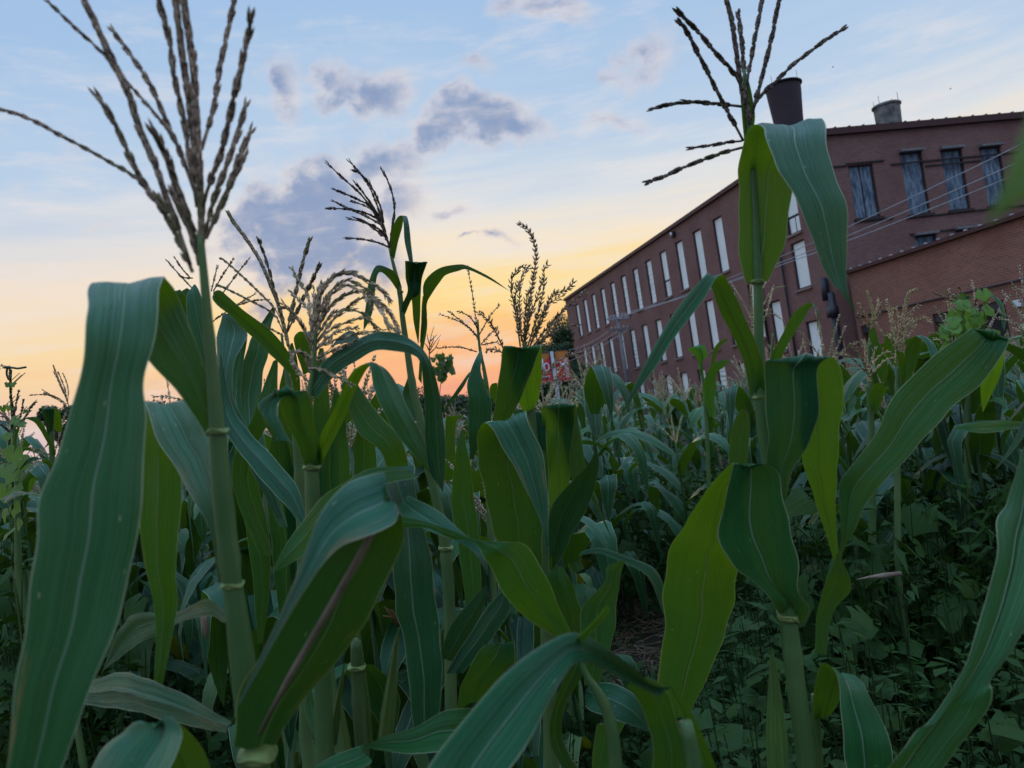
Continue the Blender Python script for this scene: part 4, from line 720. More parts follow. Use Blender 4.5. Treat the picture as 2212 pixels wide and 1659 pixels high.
# --- plant carrying the broad backlit leaf across the centre, and lower centre leaves
Gp = plant('corn_plant', 1330, 1640, .85, 'corn plant with a broad backlit green leaf slanting across the centre foreground')
stalk(Gp, [(1248, 1380), (1262, 1450), (1295, 1500), (1318, 1560), (1330, 1659), (1335, 1900)], [8, 14, 20, 26, 30, 34], [.95, .95])
leaf(Gp, 'F', [.86, .87, .88, .88, .88, .88, .89, .90, .92, .93], [(600, 905, 590, 828), (760, 905, 720, 862), (900, 968, 890, 915), (1000, 975, 1020, 965), (1055, 1020, 1150, 978), (1080, 1080, 1250, 985), (1130, 1160, 1330, 1010), (1215, 1310, 1440, 1170), (1350, 1440, 1530, 1370), (1490, 1545, 1600, 1530)], tilt=.45, crease=.12, col=(1.1, 1.1, .7), tr=.6)
leaf(Gp, 'F', [1.0, 1.0, 1.0, 1.0], [(820, 1660, 900, 1690), (880, 1500, 1000, 1540), (960, 1390, 1060, 1430), (1040, 1290, 1095, 1340), (1096, 1245, 1099, 1250)], tilt=.5, col=(.85, .95, 1.0), flip=True)
leaf(Gp, 'F', [.98, .97, .96, .96], [(860, 1760, 960, 1760), (980, 1560, 1100, 1600), (1060, 1430, 1185, 1480), (1150, 1320, 1232, 1380), (1205, 1270, 1215, 1275)], tilt=-.5, col=(.85, .95, 1.05), flip=True)
leaf(Gp, 'G', [.95, .93, .92, .92, .94], [(920, 1090, 1090, 1040), (945, 960, 1150, 930), (985, 860, 1230, 850), (1060, 742, 1275, 815), (1120, 700, 1266, 690), (1200, 692, 1262, 720)], tilt=.4, col=(.75, .9, 1.0))
leaf(Gp, 'G', [.95, .92, .9, .88, .86, .85, .84, .83], [(1010, 1300, 1060, 1120), (940, 1345, 1000, 1078), (820, 1345, 860, 1100), (640, 1345, 680, 1192), (480, 1330, 520, 1240), (360, 1312, 400, 1290), (420, 1400, 330, 1312), (260, 1470, 170, 1375), (50, 1470, 60, 1450)], tilt=.6, col=(1.1, 1.2, .8), tr=.7, flip=True)
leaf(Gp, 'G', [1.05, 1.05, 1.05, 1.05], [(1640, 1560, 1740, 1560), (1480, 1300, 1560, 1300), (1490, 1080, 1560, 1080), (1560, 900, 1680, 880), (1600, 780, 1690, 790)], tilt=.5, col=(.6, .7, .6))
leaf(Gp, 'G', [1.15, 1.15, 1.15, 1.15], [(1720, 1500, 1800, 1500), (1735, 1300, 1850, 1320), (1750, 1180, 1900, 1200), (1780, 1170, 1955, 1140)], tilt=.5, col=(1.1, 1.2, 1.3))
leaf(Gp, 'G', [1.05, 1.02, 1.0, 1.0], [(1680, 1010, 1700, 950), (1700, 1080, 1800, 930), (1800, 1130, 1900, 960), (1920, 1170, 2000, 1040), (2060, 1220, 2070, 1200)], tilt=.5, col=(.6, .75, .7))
# --- big blurred leaf along the bottom
Hp = plant('corn_plant', 1100, 1900, .52, 'out of focus corn plant below the frame whose broad leaf arches up at bottom centre')
stalk(Hp, [(1480, 1560), (1500, 1659), (1520, 1900)], [30, 36, 40], [.6, .6])
leaf(Hp, 'G', [.60, .58, .56, .54, .53, .52, .51, .50, .49], [(2120, 1010, 2200, 960), (1950, 925, 2085, 945), (1800, 860, 1960, 830), (1690, 818, 1800, 720), (1610, 830, 1640, 645), (1520, 960, 1500, 672), (1400, 1160, 1290, 805), (1270, 1400, 1010, 1070), (1150, 1600, 760, 1440), (1020, 1800, 600, 1750)], tilt=.45, crease=.16, col=(1.0, 1.08, 1.1), flip=True, tr=.25)
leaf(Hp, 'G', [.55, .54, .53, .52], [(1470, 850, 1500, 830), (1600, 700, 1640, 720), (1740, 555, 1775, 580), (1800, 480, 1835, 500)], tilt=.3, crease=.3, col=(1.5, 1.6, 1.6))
leaf(Hp, 'v', [.60, .61, .62, .62, .63], [(1352, 1480, 1400, 1462), (1380, 1520, 1440, 1490), (1400, 1570, 1462, 1560), (1412, 1640, 1480, 1650), (1400, 1800, 1470, 1800)], tilt=.4, col=(.8, .9, .7))
leaf(Hp, 'v', [.62, .63, .64], [(1445, 1490, 1462, 1480), (1480, 1560, 1500, 1552), (1515, 1640, 1540, 1640), (1560, 1760, 1580, 1750)], tilt=.4, crease=.3, col=(1.5, 1.4, .7))
# --- E: sharp tall plant right of centre
Ep = plant('corn_plant', 1746, 1659, .98, 'sharp tall corn plant right of centre with dark tassel and a tented top leaf')
stalk(Ep, [(1608, 150), (1611, 220), (1620, 300), (1630, 450), (1637, 612), (1639, 750), (1641, 850), (1652, 950), (1668, 1040), (1688, 1180), (1701, 1310), (1711, 1400), (1722, 1500), (1735, 1580), (1746, 1680), (1756, 1900)], [6, 10, 12, 16, 20, 23, 26, 28, 29, 32, 34, 38, 40, 42, 44, 46], [1.0, 1.0], col=(1.0, 1.08, 1.05))
collar(Ep, 1635, 608, 1.0, 30); collar(Ep, 1640, 858, 1.0, 30); collar(Ep, 1702, 1332, 1.0, 44, ang=-.3)
leaf(Ep, 'C', [1.0, 1.0, 1.0, 1.0, 1.0, .98, .97, .96, .93, .91, .90, .89, .885, .88, .87, .87], [(915, 1325, 1020, 1312), (900, 1270, 1052, 1250), (884, 1130, 1092, 1130), (877, 950, 1122, 930), (883, 800, 1160, 760), (900, 670, 1200, 640), (932, 598, 1240, 575), (968, 582, 1268, 552), (1005, 632, 1290, 620), (1055, 760, 1316, 750), (1105, 850, 1345, 850), (1165, 970, 1378, 960), (1240, 1160, 1388, 1130), (1305, 1305, 1383, 1260), (1365, 1372, 1392, 1360), (1426, 1465, 1429, 1467)], tilt=.12, crease=.07, wave=.01, sub=8, tr=.7)
leaf(Ep, 'H', [1.0, .99, .97, .95, .93, .91, .90, .89, .88, .87, .87], [(782, 645, 855, 655), (765, 520, 862, 520), (715, 370, 812, 350), (640, 215, 745, 190), (575, 50, 670, 40), (556, -2, 648, 0), (548, 0, 600, 20), (470, 90, 540, 130), (370, 225, 410, 300), (265, 400, 300, 465), (180, 575, 205, 595), (94, 762, 97, 764)], tilt=-.5, crease=.2)
leaf(Ep, 'H', [1.0, .99, .97, .95, .94, .93, .95, .97, 1.0, 1.03, 1.05, 1.06], [(915, 1150, 968, 1175), (878, 1010, 1010, 1015), (866, 850, 1108, 860), (865, 650, 1136, 650), (868, 500, 1134, 500), (880, 450, 1185, 440), (960, 440, 1240, 445), (1010, 560, 1262, 600), (1040, 800, 1258, 800), (1060, 990, 1236, 1050), (1130, 1200, 1228, 1200), (1195, 1400, 1242, 1400), (1236, 1560, 1240, 1560)], tilt=.15, crease=.08, sub=8, col=(1.05, 1.08, 1.1), tr=.6)
leaf(Ep, 'I', [1.0, .98, .97, .96, .95, .94, .93, .93, .95, .98, 1.02, 1.04, 1.05, 1.05, 1.05], [(852, 765, 985, 830), (815, 695, 1030, 750), (705, 590, 958, 640), (595, 500, 942, 450), (530, 330, 905, 230), (550, 120, 870, 40), (580, -20, 825, -35), (590, -62, 770, -60), (520, 0, 680, -20), (438, 105, 625, 90), (335, 250, 640, 300), (252, 420, 640, 450), (222, 620, 625, 600), (204, 900, 560, 860), (192, 1180, 450, 1140), (235, 1330, 345, 1350)], tilt=.2, crease=.09, sub=8, col=(1.1, 1.1, .8), tr=.6)
ear(Ep, 'I', .95, (815, 955), (850, 1650), 150, (.9, 1.05, 1.0))
leaf(Ep, 'H', [1.04, 1.04, 1.04, 1.04], [(680, 1020, 760, 1060), (672, 960, 770, 980), (690, 800, 780, 760), (735, 700, 760, 700)], tilt=.3)
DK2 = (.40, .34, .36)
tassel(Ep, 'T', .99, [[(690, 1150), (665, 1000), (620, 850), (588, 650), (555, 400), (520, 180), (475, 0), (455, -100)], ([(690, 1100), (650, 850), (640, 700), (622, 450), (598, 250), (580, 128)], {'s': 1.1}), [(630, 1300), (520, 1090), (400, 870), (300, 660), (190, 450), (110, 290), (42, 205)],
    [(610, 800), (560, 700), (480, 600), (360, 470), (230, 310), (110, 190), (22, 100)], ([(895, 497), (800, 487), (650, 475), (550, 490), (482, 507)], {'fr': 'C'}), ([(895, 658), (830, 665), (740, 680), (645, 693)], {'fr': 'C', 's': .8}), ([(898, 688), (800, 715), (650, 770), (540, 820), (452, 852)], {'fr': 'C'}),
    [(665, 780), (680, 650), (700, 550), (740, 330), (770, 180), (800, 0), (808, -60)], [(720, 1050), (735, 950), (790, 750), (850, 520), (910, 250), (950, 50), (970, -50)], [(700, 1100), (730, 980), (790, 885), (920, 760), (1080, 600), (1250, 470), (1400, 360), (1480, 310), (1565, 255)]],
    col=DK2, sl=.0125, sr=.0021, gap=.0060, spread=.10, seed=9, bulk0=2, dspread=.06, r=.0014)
leaf(Ep, 'T', [1.0, 1.0, 1.0, 1.0], [(640, 1300, 700, 1300), (612, 1000, 740, 1080), (610, 850, 715, 900), (640, 740, 680, 745)], tilt=.3, crease=.3, col=(.7, .9, .9))
# --- F: plant with the long leaf slanting up to the right
Fp = plant('corn_plant', 1765, 1659, 1.02, 'corn plant whose long pale veined leaf slants up to the right of the tented one')
stalk(Fp, [(1760, 1500), (1762, 1560), (1764, 1659), (1768, 1900)], [16, 20, 26, 28], [1.05, 1.05], col=(1, 1, .8))
leaf(Fp, 'H', [1.05, 1.04, 1.02, 1.0, .99, .98, .97, .96, .95, .94, .93, .92, .91, .90, .90, .90, .93, .96, .98, 1.0], [(1120, 1980, 1180, 1980), (1130, 1790, 1210, 1780), (1165, 1640, 1300, 1660), (1195, 1560, 1310, 1590), (1225, 1480, 1262, 1480), (1256, 1400, 1290, 1400), (1255, 1290, 1335, 1320), (1250, 1100, 1400, 1185), (1290, 1012, 1470, 1085), (1420, 855, 1600, 950), (1510, 685, 1735, 810), (1640, 510, 1870, 665), (1780, 382, 2010, 540), (1900, 300, 2095, 420), (1945, 276, 2140, 338), (1970, 300, 2130, 350), (1982, 400, 2112, 400), (1980, 500, 2100, 470), (1984, 600, 2060, 590), (1996, 715, 1999, 716)], tilt=-.15, crease=.12, sub=7, col=(1.1, 1.15, .95), flip=True, tr=.8)
leaf(Fp, 'I', [1.05, 1.03, 1.02, 1.0, .98, .97, .97], [(1045, 1350, 1150, 1330), (1050, 1200, 1185, 1270), (1090, 1060, 1240, 1110), (1150, 1080, 1310, 1140), (1188, 1180, 1357, 1215), (1205, 1350, 1440, 1380), (1225, 1500, 1470, 1500), (1230, 1660, 1470, 1660)], tilt=.5, crease=.12, col=(.9, 1.05, .8))
leaf(Fp, 'v', [1.1, 1.1], [(1750, 1610, 1772, 1622), (1720, 1570, 1745, 1610), (1712, 1568, 1714, 1570)], tilt=.3, col=(2.2, 1.9, .9))
# --- right edge foreground plant
Gr = plant('corn_plant', 2300, 1750, .72, 'foreground corn plant at the right edge, broad leaf rising out of the lower right corner', dx=.03)
stalk(Gr, [(2290, 1200), (2300, 1500), (2310, 1800)], [30, 40, 44], [.75, .75])
leaf(Gr, 'I', [.74, .72, .70, .68, .66, .65, .64, .64, .64, .64], [(2200, -150, 2420, -320), (2120, 130, 2400, 0), (2088, 240, 2380, 350), (2050, 450, 2320, 600), (1985, 700, 2250, 800), (1925, 960, 2150, 990), (1835, 1170, 2035, 1140), (1700, 1385, 2018, 1190), (1600, 1455, 1985, 1300), (1455, 1610, 1820, 1560), (1380, 1720, 1650, 1760)], tilt=.35, crease=.14, col=(1.05, 1.15, .85), tr=.6)
Gt = plant('corn_plant', 2700, 900, .17, 'very blurred yellow green corn leaf tip poking in at the upper right edge', dx=.03)
stalk(Gt, [(2700, 60), (2710, 500), (2720, 900)], [90, 100, 110], [.17, .17])
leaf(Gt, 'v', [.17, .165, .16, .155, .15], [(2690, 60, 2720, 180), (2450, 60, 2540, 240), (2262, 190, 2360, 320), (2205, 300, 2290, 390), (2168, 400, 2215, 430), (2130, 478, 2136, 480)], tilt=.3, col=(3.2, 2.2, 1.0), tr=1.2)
Pr = plant('corn_plant', 2290, 1100, 1.6, 'corn plant half hidden beyond the right edge with one leaf lying flat', dx=.05)
stalk(Pr, [(2290, 750), (2295, 950), (2300, 1200), (2305, 1500)], [16, 20, 22, 24], [1.6, 1.6])
leaf(Pr, 'v', [1.6, 1.58, 1.55, 1.5, 1.5], [(2290, 930, 2285, 905), (2212, 923, 2212, 911), (2160, 932, 2160, 908), (2110, 935, 2105, 914), (2052, 924, 2054, 926)], tilt=.6, col=(1.1, 1.3, 1.6))
leaf(Pr, 'v', [1.6, 1.55, 1.5], [(2285, 800, 2300, 840), (2225, 880, 2240, 900), (2185, 960, 2196, 965), (2150, 1012, 2152, 1014)], tilt=.4)
# --- slim backlit leaf behind E's stalk, crumpled pale plant, left edge plants
Jp = plant('corn_plant', 1690, 1000, 2.4, 'corn plant behind the tented one with a single backlit leaf and arching pale tassel strands')
stalk(Jp, [(1670, 720), (1665, 790), (1662, 850), (1660, 1000), (1662, 1250)], [4, 7, 10, 13, 14], [2.4, 2.4])
leaf(Jp, 'H', [2.4, 2.38, 2.36, 2.35, 2.33, 2.32], [(880, 470, 930, 470), (905, 390, 965, 390), (960, 290, 1020, 300), (1020, 190, 1072, 215), (1080, 148, 1100, 165), (1105, 146, 1125, 168), (1130, 200, 1140, 205), (1134, 290, 1136, 292)], tilt=.4, col=(1.1, 1.2, .7))
tassel(Jp, 'H', 2.4, [[(800, 330), (795, 230), (790, 130), (788, 60)], [(800, 260), (860, 140), (900, 80), (955, 60)], [(800, 250), (740, 130), (690, 50)], [(800, 280), (730, 200), (700, 120)], [(805, 300), (870, 210), (910, 205), (960, 240)], [(800, 240), (850, 190), (900, 180)], [(800, 230), (830, 100), (880, 20)], [(805, 320), (860, 220), (905, 60)], [(800, 300), (740, 250), (690, 230)]], col=(1.5, 1.35, 1.15), sl=.012, sr=.0018, gap=.009, spread=.3, seed=21, bulk0=2, dspread=.1)
Jq = plant('corn_plant', 1545, 900, 2.9, 'small corn plant with a crumpled pale bluish top leaf in front of the factory wall')
stalk(Jq, [(1508, 745), (1515, 800), (1522, 850), (1530, 1000), (1532, 1150)], [5, 7, 8, 9, 10], [2.9, 2.9])
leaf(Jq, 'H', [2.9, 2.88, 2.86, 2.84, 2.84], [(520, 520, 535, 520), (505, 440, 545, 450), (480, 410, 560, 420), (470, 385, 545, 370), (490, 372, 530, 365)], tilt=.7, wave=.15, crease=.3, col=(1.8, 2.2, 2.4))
leaf(Jq, 'H', [2.9, 2.85, 2.8, 2.8], [(570, 740, 600, 740), (540, 620, 600, 620), (550, 520, 610, 520), (600, 460, 645, 480), (650, 440, 682, 452)], tilt=.5, col=(1.3, 1.6, 1.5))
leaf(Jq, 'H', [2.9, 2.85, 2.8], [(575, 500, 590, 500), (590, 400, 610, 410), (620, 350, 635, 365), (662, 332, 665, 340)], tilt=.5)
for (nm, dd_, br, st_, lv, lab) in (
    ('a', 2.6, [[(1410, 570), (1400, 500), (1390, 440), (1385, 380), (1375, 340)], [(1400, 520), (1440, 440), (1500, 400), (1535, 420)], [(1400, 520), (1350, 470), (1300, 420), (1250, 412)], [(1400, 500), (1420, 440), (1440, 380)], [(1395, 480), (1350, 420), (1310, 360)], [(1400, 530), (1370, 440), (1330, 350)], [(1405, 530), (1480, 450), (1540, 430)]], [(1874, 830), (1880, 900), (1882, 1000), (1884, 1250)],
       [[(1430, 720, 1445, 720), (1400, 640, 1480, 640), (1425, 580, 1505, 590), (1470, 560, 1500, 590)], [(1400, 700, 1410, 700), (1330, 620, 1350, 640), (1300, 640, 1330, 680), (1290, 740, 1296, 742)]], 'corn plant with a stubby tan tassel in front of the annex wall'),
    ('b', 2.8, [[(1400, 420), (1405, 350), (1415, 280), (1425, 200), (1410, 140), (1395, 88)], [(1415, 260), (1380, 200), (1350, 150)], [(1418, 240), (1445, 180), (1450, 120)], [(1418, 250), (1460, 200), (1465, 150)], [(1415, 280), (1370, 240), (1345, 195)]], [(1878, 740), (1880, 850), (1885, 1000), (1886, 1250)],
       [[(1470, 560, 1490, 560), (1430, 460, 1500, 470), (1420, 380, 1460, 350), (1400, 300, 1430, 270)], [(1540, 480, 1560, 480), (1480, 400, 1540, 400), (1490, 320, 1530, 320), (1500, 300, 1520, 300)]], 'corn plant with a tall thin upright tan tassel before the annex'),
    ('c', 2.5, [[(1545, 480), (1550, 380), (1570, 280), (1590, 180), (1610, 100), (1655, 75)], [(1560, 340), (1520, 230), (1500, 150), (1495, 130)], [(1565, 320), (1620, 200), (1665, 160)], [(1560, 350), (1620, 250), (1690, 220), (1725, 250)], [(1560, 380), (1610, 280), (1680, 225)], [(1555, 370), (1530, 270), (1525, 180)], [(1565, 330), (1560, 230), (1540, 170)], [(1558, 360), (1600, 270), (1640, 240)], [(1555, 400), (1520, 330), (1505, 310)], [(1560, 300), (1580, 220), (1590, 170)]], [(1940, 790), (1938, 850), (1938, 950), (1940, 1250)],
       [[(1590, 560, 1610, 560), (1590, 420, 1670, 420), (1620, 340, 1680, 330), (1650, 320, 1700, 322), (1700, 360, 1740, 350), (1730, 430, 1760, 400)], [(1570, 600, 1590, 600), (1560, 480, 1600, 480), (1540, 400, 1580, 400)]], 'corn plant with a branching cream tassel drooping to the right, before the annex'),
    ('d', 3.0, [[(1960, 200), (1890, 160), (1830, 130), (1740, 90)], [(1900, 170), (1860, 120), (1800, 90)], [(1930, 160), (1895, 110), (1870, 60)], [(1955, 180), (1965, 120), (1975, 70)], [(1900, 180), (1850, 160), (1800, 140)]], [(2100, 680), (2095, 760), (2090, 900), (2090, 1200)],
       [[(1850, 110, 1860, 160), (1880, 95, 1900, 140), (1940, 110, 1920, 150)], [(1990, 420, 2010, 420), (1990, 250, 2015, 250), (2000, 150, 2030, 120), (2030, 102, 2060, 110), (2080, 160, 2100, 150), (2095, 250, 2120, 220), (2105, 290, 2110, 292)]], 'corn plant wrapped by the bright green vine at right')):
    pp = plant('corn_plant', st_[-1][0], st_[-1][1], dd_, lab); stalk(pp, st_, [8, 11, 13, 14], [dd_, dd_])
    for q in lv: leaf(pp, 'H', [dd_, dd_-.1], q, tilt=.5)
    tassel(pp, 'H', dd_, br, col=(1.6, 1.4, 1.1) if nm != 'd' else (1.1, .9, .7), sl=.012, sr=.0022, gap=.007, spread=.7 if nm == 'c' else .4, seed=30+ord(nm), bulk0=2, dspread=.15)
# left edge plants
Lp = plant('corn_plant', 75, 1100, 2.3, 'corn plant at the far left edge with a dark tassel wrapped by a vine')
stalk(Lp, [(28, 900), (32, 960), (36, 1050), (40, 1250)], [7, 10, 12, 14], [2.3, 2.3])
tassel(Lp, 'L', 2.3, [[(150, 950), (140, 800), (125, 600), (118, 430), (112, 300), (108, 210)], [(150, 800), (170, 640), (205, 470)], [(170, 900), (280, 740), (340, 640), (395, 578)], [(140, 820), (80, 750), (0, 690)], [(150, 900), (230, 720), (260, 550)], [(140, 860), (70, 760), (40, 670)], [(150, 950), (80, 880), (0, 820)], [(150, 900), (60, 745), (-40, 750)]], col=(.6, .5, .48), sl=.012, sr=.0024, gap=.008, spread=.2, seed=41, bulk0=2, dspread=.15)
leaf(Lp, 'L', [2.3, 2.25, 2.2, 2.2], [(100, 1280, 130, 1280), (190, 860, 230, 830), (340, 740, 350, 760), (420, 770, 430, 800)], tilt=.4)
Lq = plant('corn_plant', 120, 1100, 2.1, 'corn plant with one square folded leaf standing up beside the big blurred leaf')
stalk(Lq, [(112, 900), (112, 960), (112, 1050), (114, 1250)], [7, 10, 12, 14], [2.1, 2.1])
leaf(Lq, 'L', [2.1, 2.08, 2.06, 2.05, 2.1, 2.15], [(530, 960, 560, 960), (505, 830, 590, 820), (480, 730, 600, 730), (463, 662, 606, 650), (500, 650, 640, 660), (560, 780, 680, 760), (620, 900, 690, 900)], tilt=.3)
leaf(Lq, 'L', [2.1, 2.05, 2.0, 2.0], [(600, 1170, 620, 1150), (520, 1020, 560, 990), (440, 880, 480, 830), (380, 800, 430, 770), (290, 760, 380, 740), (280, 750, 300, 745)], tilt=.5)
leaf(Lq, 'L', [1.8, 1.78, 1.75, 1.75], [(310, 1560, 340, 1560), (315, 1480, 370, 1500), (350, 1420, 400, 1450), (400, 1405, 440, 1440)], tilt=.5, col=(1.2, 1.4, 1.6))
leaf(Lq, 'L', [1.9, 1.85, 1.8, 1.75], [(350, 1595, 500, 1640), (230, 1560, 350, 1600), (100, 1600, 180, 1620), (0, 1650, 60, 1690)], tilt=.6)
leaf(Lq, 'L', [2.1, 2.05, 2.0, 2.0], [(560, 1320, 590, 1300), (480, 1230, 540, 1220), (400, 1180, 440, 1210), (300, 1210, 330, 1240), (215, 1320, 225, 1330)], tilt=.5)
tassel(Lq, 'L', 3.2, [[(760, 620), (735, 540), (700, 450), (650, 330), (590, 175)], [(740, 560), (720, 440), (680, 330), (640, 240)], [(750, 560), (755, 450), (730, 340), (692, 252)], [(740, 600), (640, 530), (560, 500), (470, 440)], [(735, 600), (620, 520), (480, 475)], [(730, 610), (620, 540), (500, 495), (330, 500)], [(700, 480), (640, 330), (595, 245)]], col=(.9, .75, .65), sl=.012, sr=.002, gap=.009, spread=.15, seed=43, bulk0=2, dspread=.15)
# ================================================================ VINES
def broad_leaf(mb, c, nrm, up, s, lobes=5, r=random):
    nrm = nrm/np.linalg.norm(nrm); t = up-nrm*(up@nrm); t /= np.linalg.norm(t)+1e-9; b = np.cross(nrm, t); V = [c]; n = 15; UV = [(.25, .25)]
    for k in range(n):
        a = -pi*.93 + 2*pi*.93*k/(n-1); q = s*(.62+.38*abs(cos(a*lobes/2.)))*(1.15-.30*abs(a)/pi*1.2)
        V.append(c + (t*cos(a)+b*sin(a))*q + nrm*(-.18*q*q/s+.05*s*sin(a*3))); UV.append((.25+.15*sin(a), .3+.1*cos(a)))
    mb.add(V, [(0, k, k+1) for k in range(1, n)], UV)
def vine(label, stem, leaves, d, size, col, name='climbing_vine'):
    q = P(*stem[-1], d); e = empty(name, (q[0], q[1], 0), label, 'vine'); r = random.Random(len(leaves)*3+int(stem[0][0])); mb = MB()
    pts = [P(x, y, d+.03*sin(i*1.9)) for i, (x, y) in enumerate(catmull(stem, 6))]; b = pts[-1]; pts += [np.array([b[0], b[1], b[2]*(1-t)]) for t in (.3, .7, 1.)]; mb.tube(pts, .0028, 5); mb.build('stem', M['vine'], e, color=(.8, .7, .6))
    for (x, y, s) in leaves:
        mb = MB(); c = P(x, y, d-.05+r.uniform(-.08, .08)); nrm = -FW*r.uniform(.5, 1)+RT*r.uniform(-.7, .7)+UP*r.uniform(-.1, .9)
        broad_leaf(mb, c, nrm, -UP+RT*r.uniform(-.6, .6), s/FPX*d, r.choice([3, 5]), r); mb.tube([c, c+FW*.05+UP*.03], .0012, 4); mb.build('leaf', M['vine'], e, color=col)
r = random.Random(77)
vine('pale green vine with heart shaped leaves climbing the dark tassel at far left', [(24, 800), (22, 840), (26, 870), (30, 900), (20, 960), (28, 1050), (24, 1150), (30, 1250)],
     [(22, 833, 10), (17, 829, 8), (29, 829, 8), (6, 881, 9), (17, 880, 9), (32, 905, 15), (43, 912, 14), (15, 940, 12), (30, 975, 22), (46, 995, 20), (10, 1010, 20), (28, 1022, 24), (14, 1060, 24), (34, 1055, 20), (30, 1095, 22), (8, 1110, 18), (55, 888, 7), (40, 1130, 16), (18, 1150, 18), (44, 1025, 12)], 2.1, .03, (1, 1, 1))
mbv = MB(); mbv.tube([P(*cv('L', x, y), 2.25) for x, y in catmull([(98, 330), (75, 270), (78, 215), (100, 196), (160, 200), (200, 205), (290, 190)], 5)], .0032, 5); mbv.tube([P(*cv('L', x, y), 2.25) for x, y in ((30, 198), (60, 192), (105, 196))], [.002, .005, .004], 5)
tag(mbv.build('vine_tendril', M['stalk'], color=(.3, .25, .25)), 'thin dark vine tendril bent level across the top of the far left tassel', 'vine')
vl = [(r.gauss(2085, 26), r.gauss(705, 32), r.uniform(9, 20)) for _ in range(46)] + [(2042+r.uniform(-8, 8), 720+r.uniform(-15, 25), 10) for _ in range(8)]
vine('bright green leafy vine mounded over corn tops in front of the dark garage door', [(2090, 640), (2080, 680), (2060, 720), (2070, 800), (2075, 900)], vl, 2.9, .03, (1.1, 1.25, .9))
# ================================================================ FIELD CORN (individual plants, copied)
def blade(mb, h, az, L, W, th0, bend, kink, tw, r, nx=4, n=16):
    p = np.array([0, 0, h], float); th = th0; out = np.array([cos(az), sin(az), 0]); side = np.array([-sin(az), cos(az), 0]); Lp = []; Rp = []
    ph = r.uniform(0, 6); ca = 0.
    for i in range(n):
        t = i/(n-1); T = out*cos(th)+UZ*sin(th); nn = -out*sin(th)+UZ*cos(th); wd = W*min(1, (.35+t*3.2))*(1-t**2.2)**.9+.0015
        a = tw*t; ac = side*cos(a)+nn*sin(a); Lp.append(p-ac*wd/2); Rp.append(p+ac*wd/2)
        p = p+(T+side*.12*sin(ph+t*3))*L/(n-1); th -= bend*(.35+1.5*t)/(n-1)
        if kink and abs(t-kink) < .5/(n-1): th = min(th, 0)-r.uniform(.5, 1.0)
        th = max(th, -1.5)
    ribbon(mb, np.array(Lp), np.array(Rp), .12, .035, nx, r.uniform(0, 50))
def proto(seed, simple_=False, H=None):
    r = random.Random(seed); e = empty('corn_plant', (0, 0, 0), 'x', 'corn plant'); H = H or r.uniform(1.12, 1.32); a0 = r.uniform(0, pi)
    one = MB() if simple_ else None
    lean = np.array([r.uniform(-.06, .06), r.uniform(-.06, .06), 0])
    mb = MB(); mb.tube([lean*t*t+UZ*H*1.08*t for t in np.linspace(0, 1, 8)], np.linspace(.013, .005, 8), 6 if not simple_ else 4)
    mb.build('stalk', M['stalk'], e, color=(.4, .55, .5))
    nl = 10 if not simple_ else 8
    lm = MB()
    for k in range(nl):
        h = H*(.16+.82*k/(nl-1)); az = a0+k*pi+r.uniform(-.55, .55)
        if not simple_: lm = MB()
        blade(lm, h, az, r.uniform(.5, .85)*(1-.25*abs(k/(nl-1)-.5)), r.uniform(.095, .135), r.uniform(.8, 1.3), r.uniform(1.8, 3.4), r.choice([0, .3, .45, .5]) , r.uniform(-.9, .9), r, 4 if not simple_ else 2, 14 if not simple_ else 9)
        if not simple_: lm.build('leaf', M['bleaf'], e, color=r.choice([(1, 1, 1), (.8, .9, 1.0), (1.3, 1.2, .7), (.9, 1, .9), (1.1, 1.25, 1.3), (.7, .85, .8)]) if k > 1 else r.choice([(5.5, 2.2, 1.6), (1, 1, .8)]))
    if simple_: lm.build('leaf', M['bleaf'], e)
    tm = MB(); top = lean+UZ*H*1.05; nb = r.randint(5, 11) if not simple_ else r.randint(3, 6)
    for k in range(nb+1):
        a = r.uniform(0, 2*pi); q = 0 if k == 0 else r.uniform(.25, .9); dr = np.array([cos(a)*q, sin(a)*q, 1.]); dr /= np.linalg.norm(dr); L = r.uniform(.14, .24) if k else .3; sag = r.uniform(0, .10)*q
        pts = [top+UZ*(.02*k if k else 0)*.4+dr*L*t-UZ*sag*t*t for t in np.linspace(0, 1, 5)]
        if simple_: tm.tube(pts, [.002, .0035, .0035, .003, .0015], 3, cap=False)
        else: branch_mesh(tm, pts, .0014, .013, .0026, .011, .45, .1, r, 1)
    tm.build('tassel', M['tassel'], e, color=r.choice([(1.5, 1.35, 1.1), (1.3, 1.1, .9), (1.6, 1.5, 1.3)]))
    return e
def place(pr, x, y, s, rz, label, group, tint=None, tilt=(0, 0)):
    c = pr.copy(); sc.collection.objects.link(c); c.location = (x, y, 0); c.rotation_euler = (tilt[0], tilt[1], rz); c.scale = (s, s, s)
    tag(c, label, 'corn plant', group)
    for ch in pr.children:
        d = ch.copy(); sc.collection.objects.link(d); d.parent = c
        if tint: d.color = tuple(d.color[i]*tint[i] for i in range(3))+(1,)
    return c
def vis(x, y, z=1.2):
    v = np.array([x, y, z])-CAM; dz = v@FW
    return 1106+FPX*(v@RT)/dz, 829.5-FPX*(v@UP)/dz, dz
PR = [proto(100+i) for i in range(8)]; PS = [proto(200+i, True) for i in range(6)]
r = random.Random(2024); placed = []
def ok(x, y, g): return all((x-a)**2+(y-b)**2 > g*g for a, b in placed)
zones = [('left', 'mid green corn plant in the thick stand along the left edge'), ('mid', 'corn plant packed behind the centre foreground plants'), ('right', 'dark green corn plant in the crowded stand right of the bare path'), ('far', 'distant corn plant in the field between the path and the factory')]
cnt = 0; tries = 0
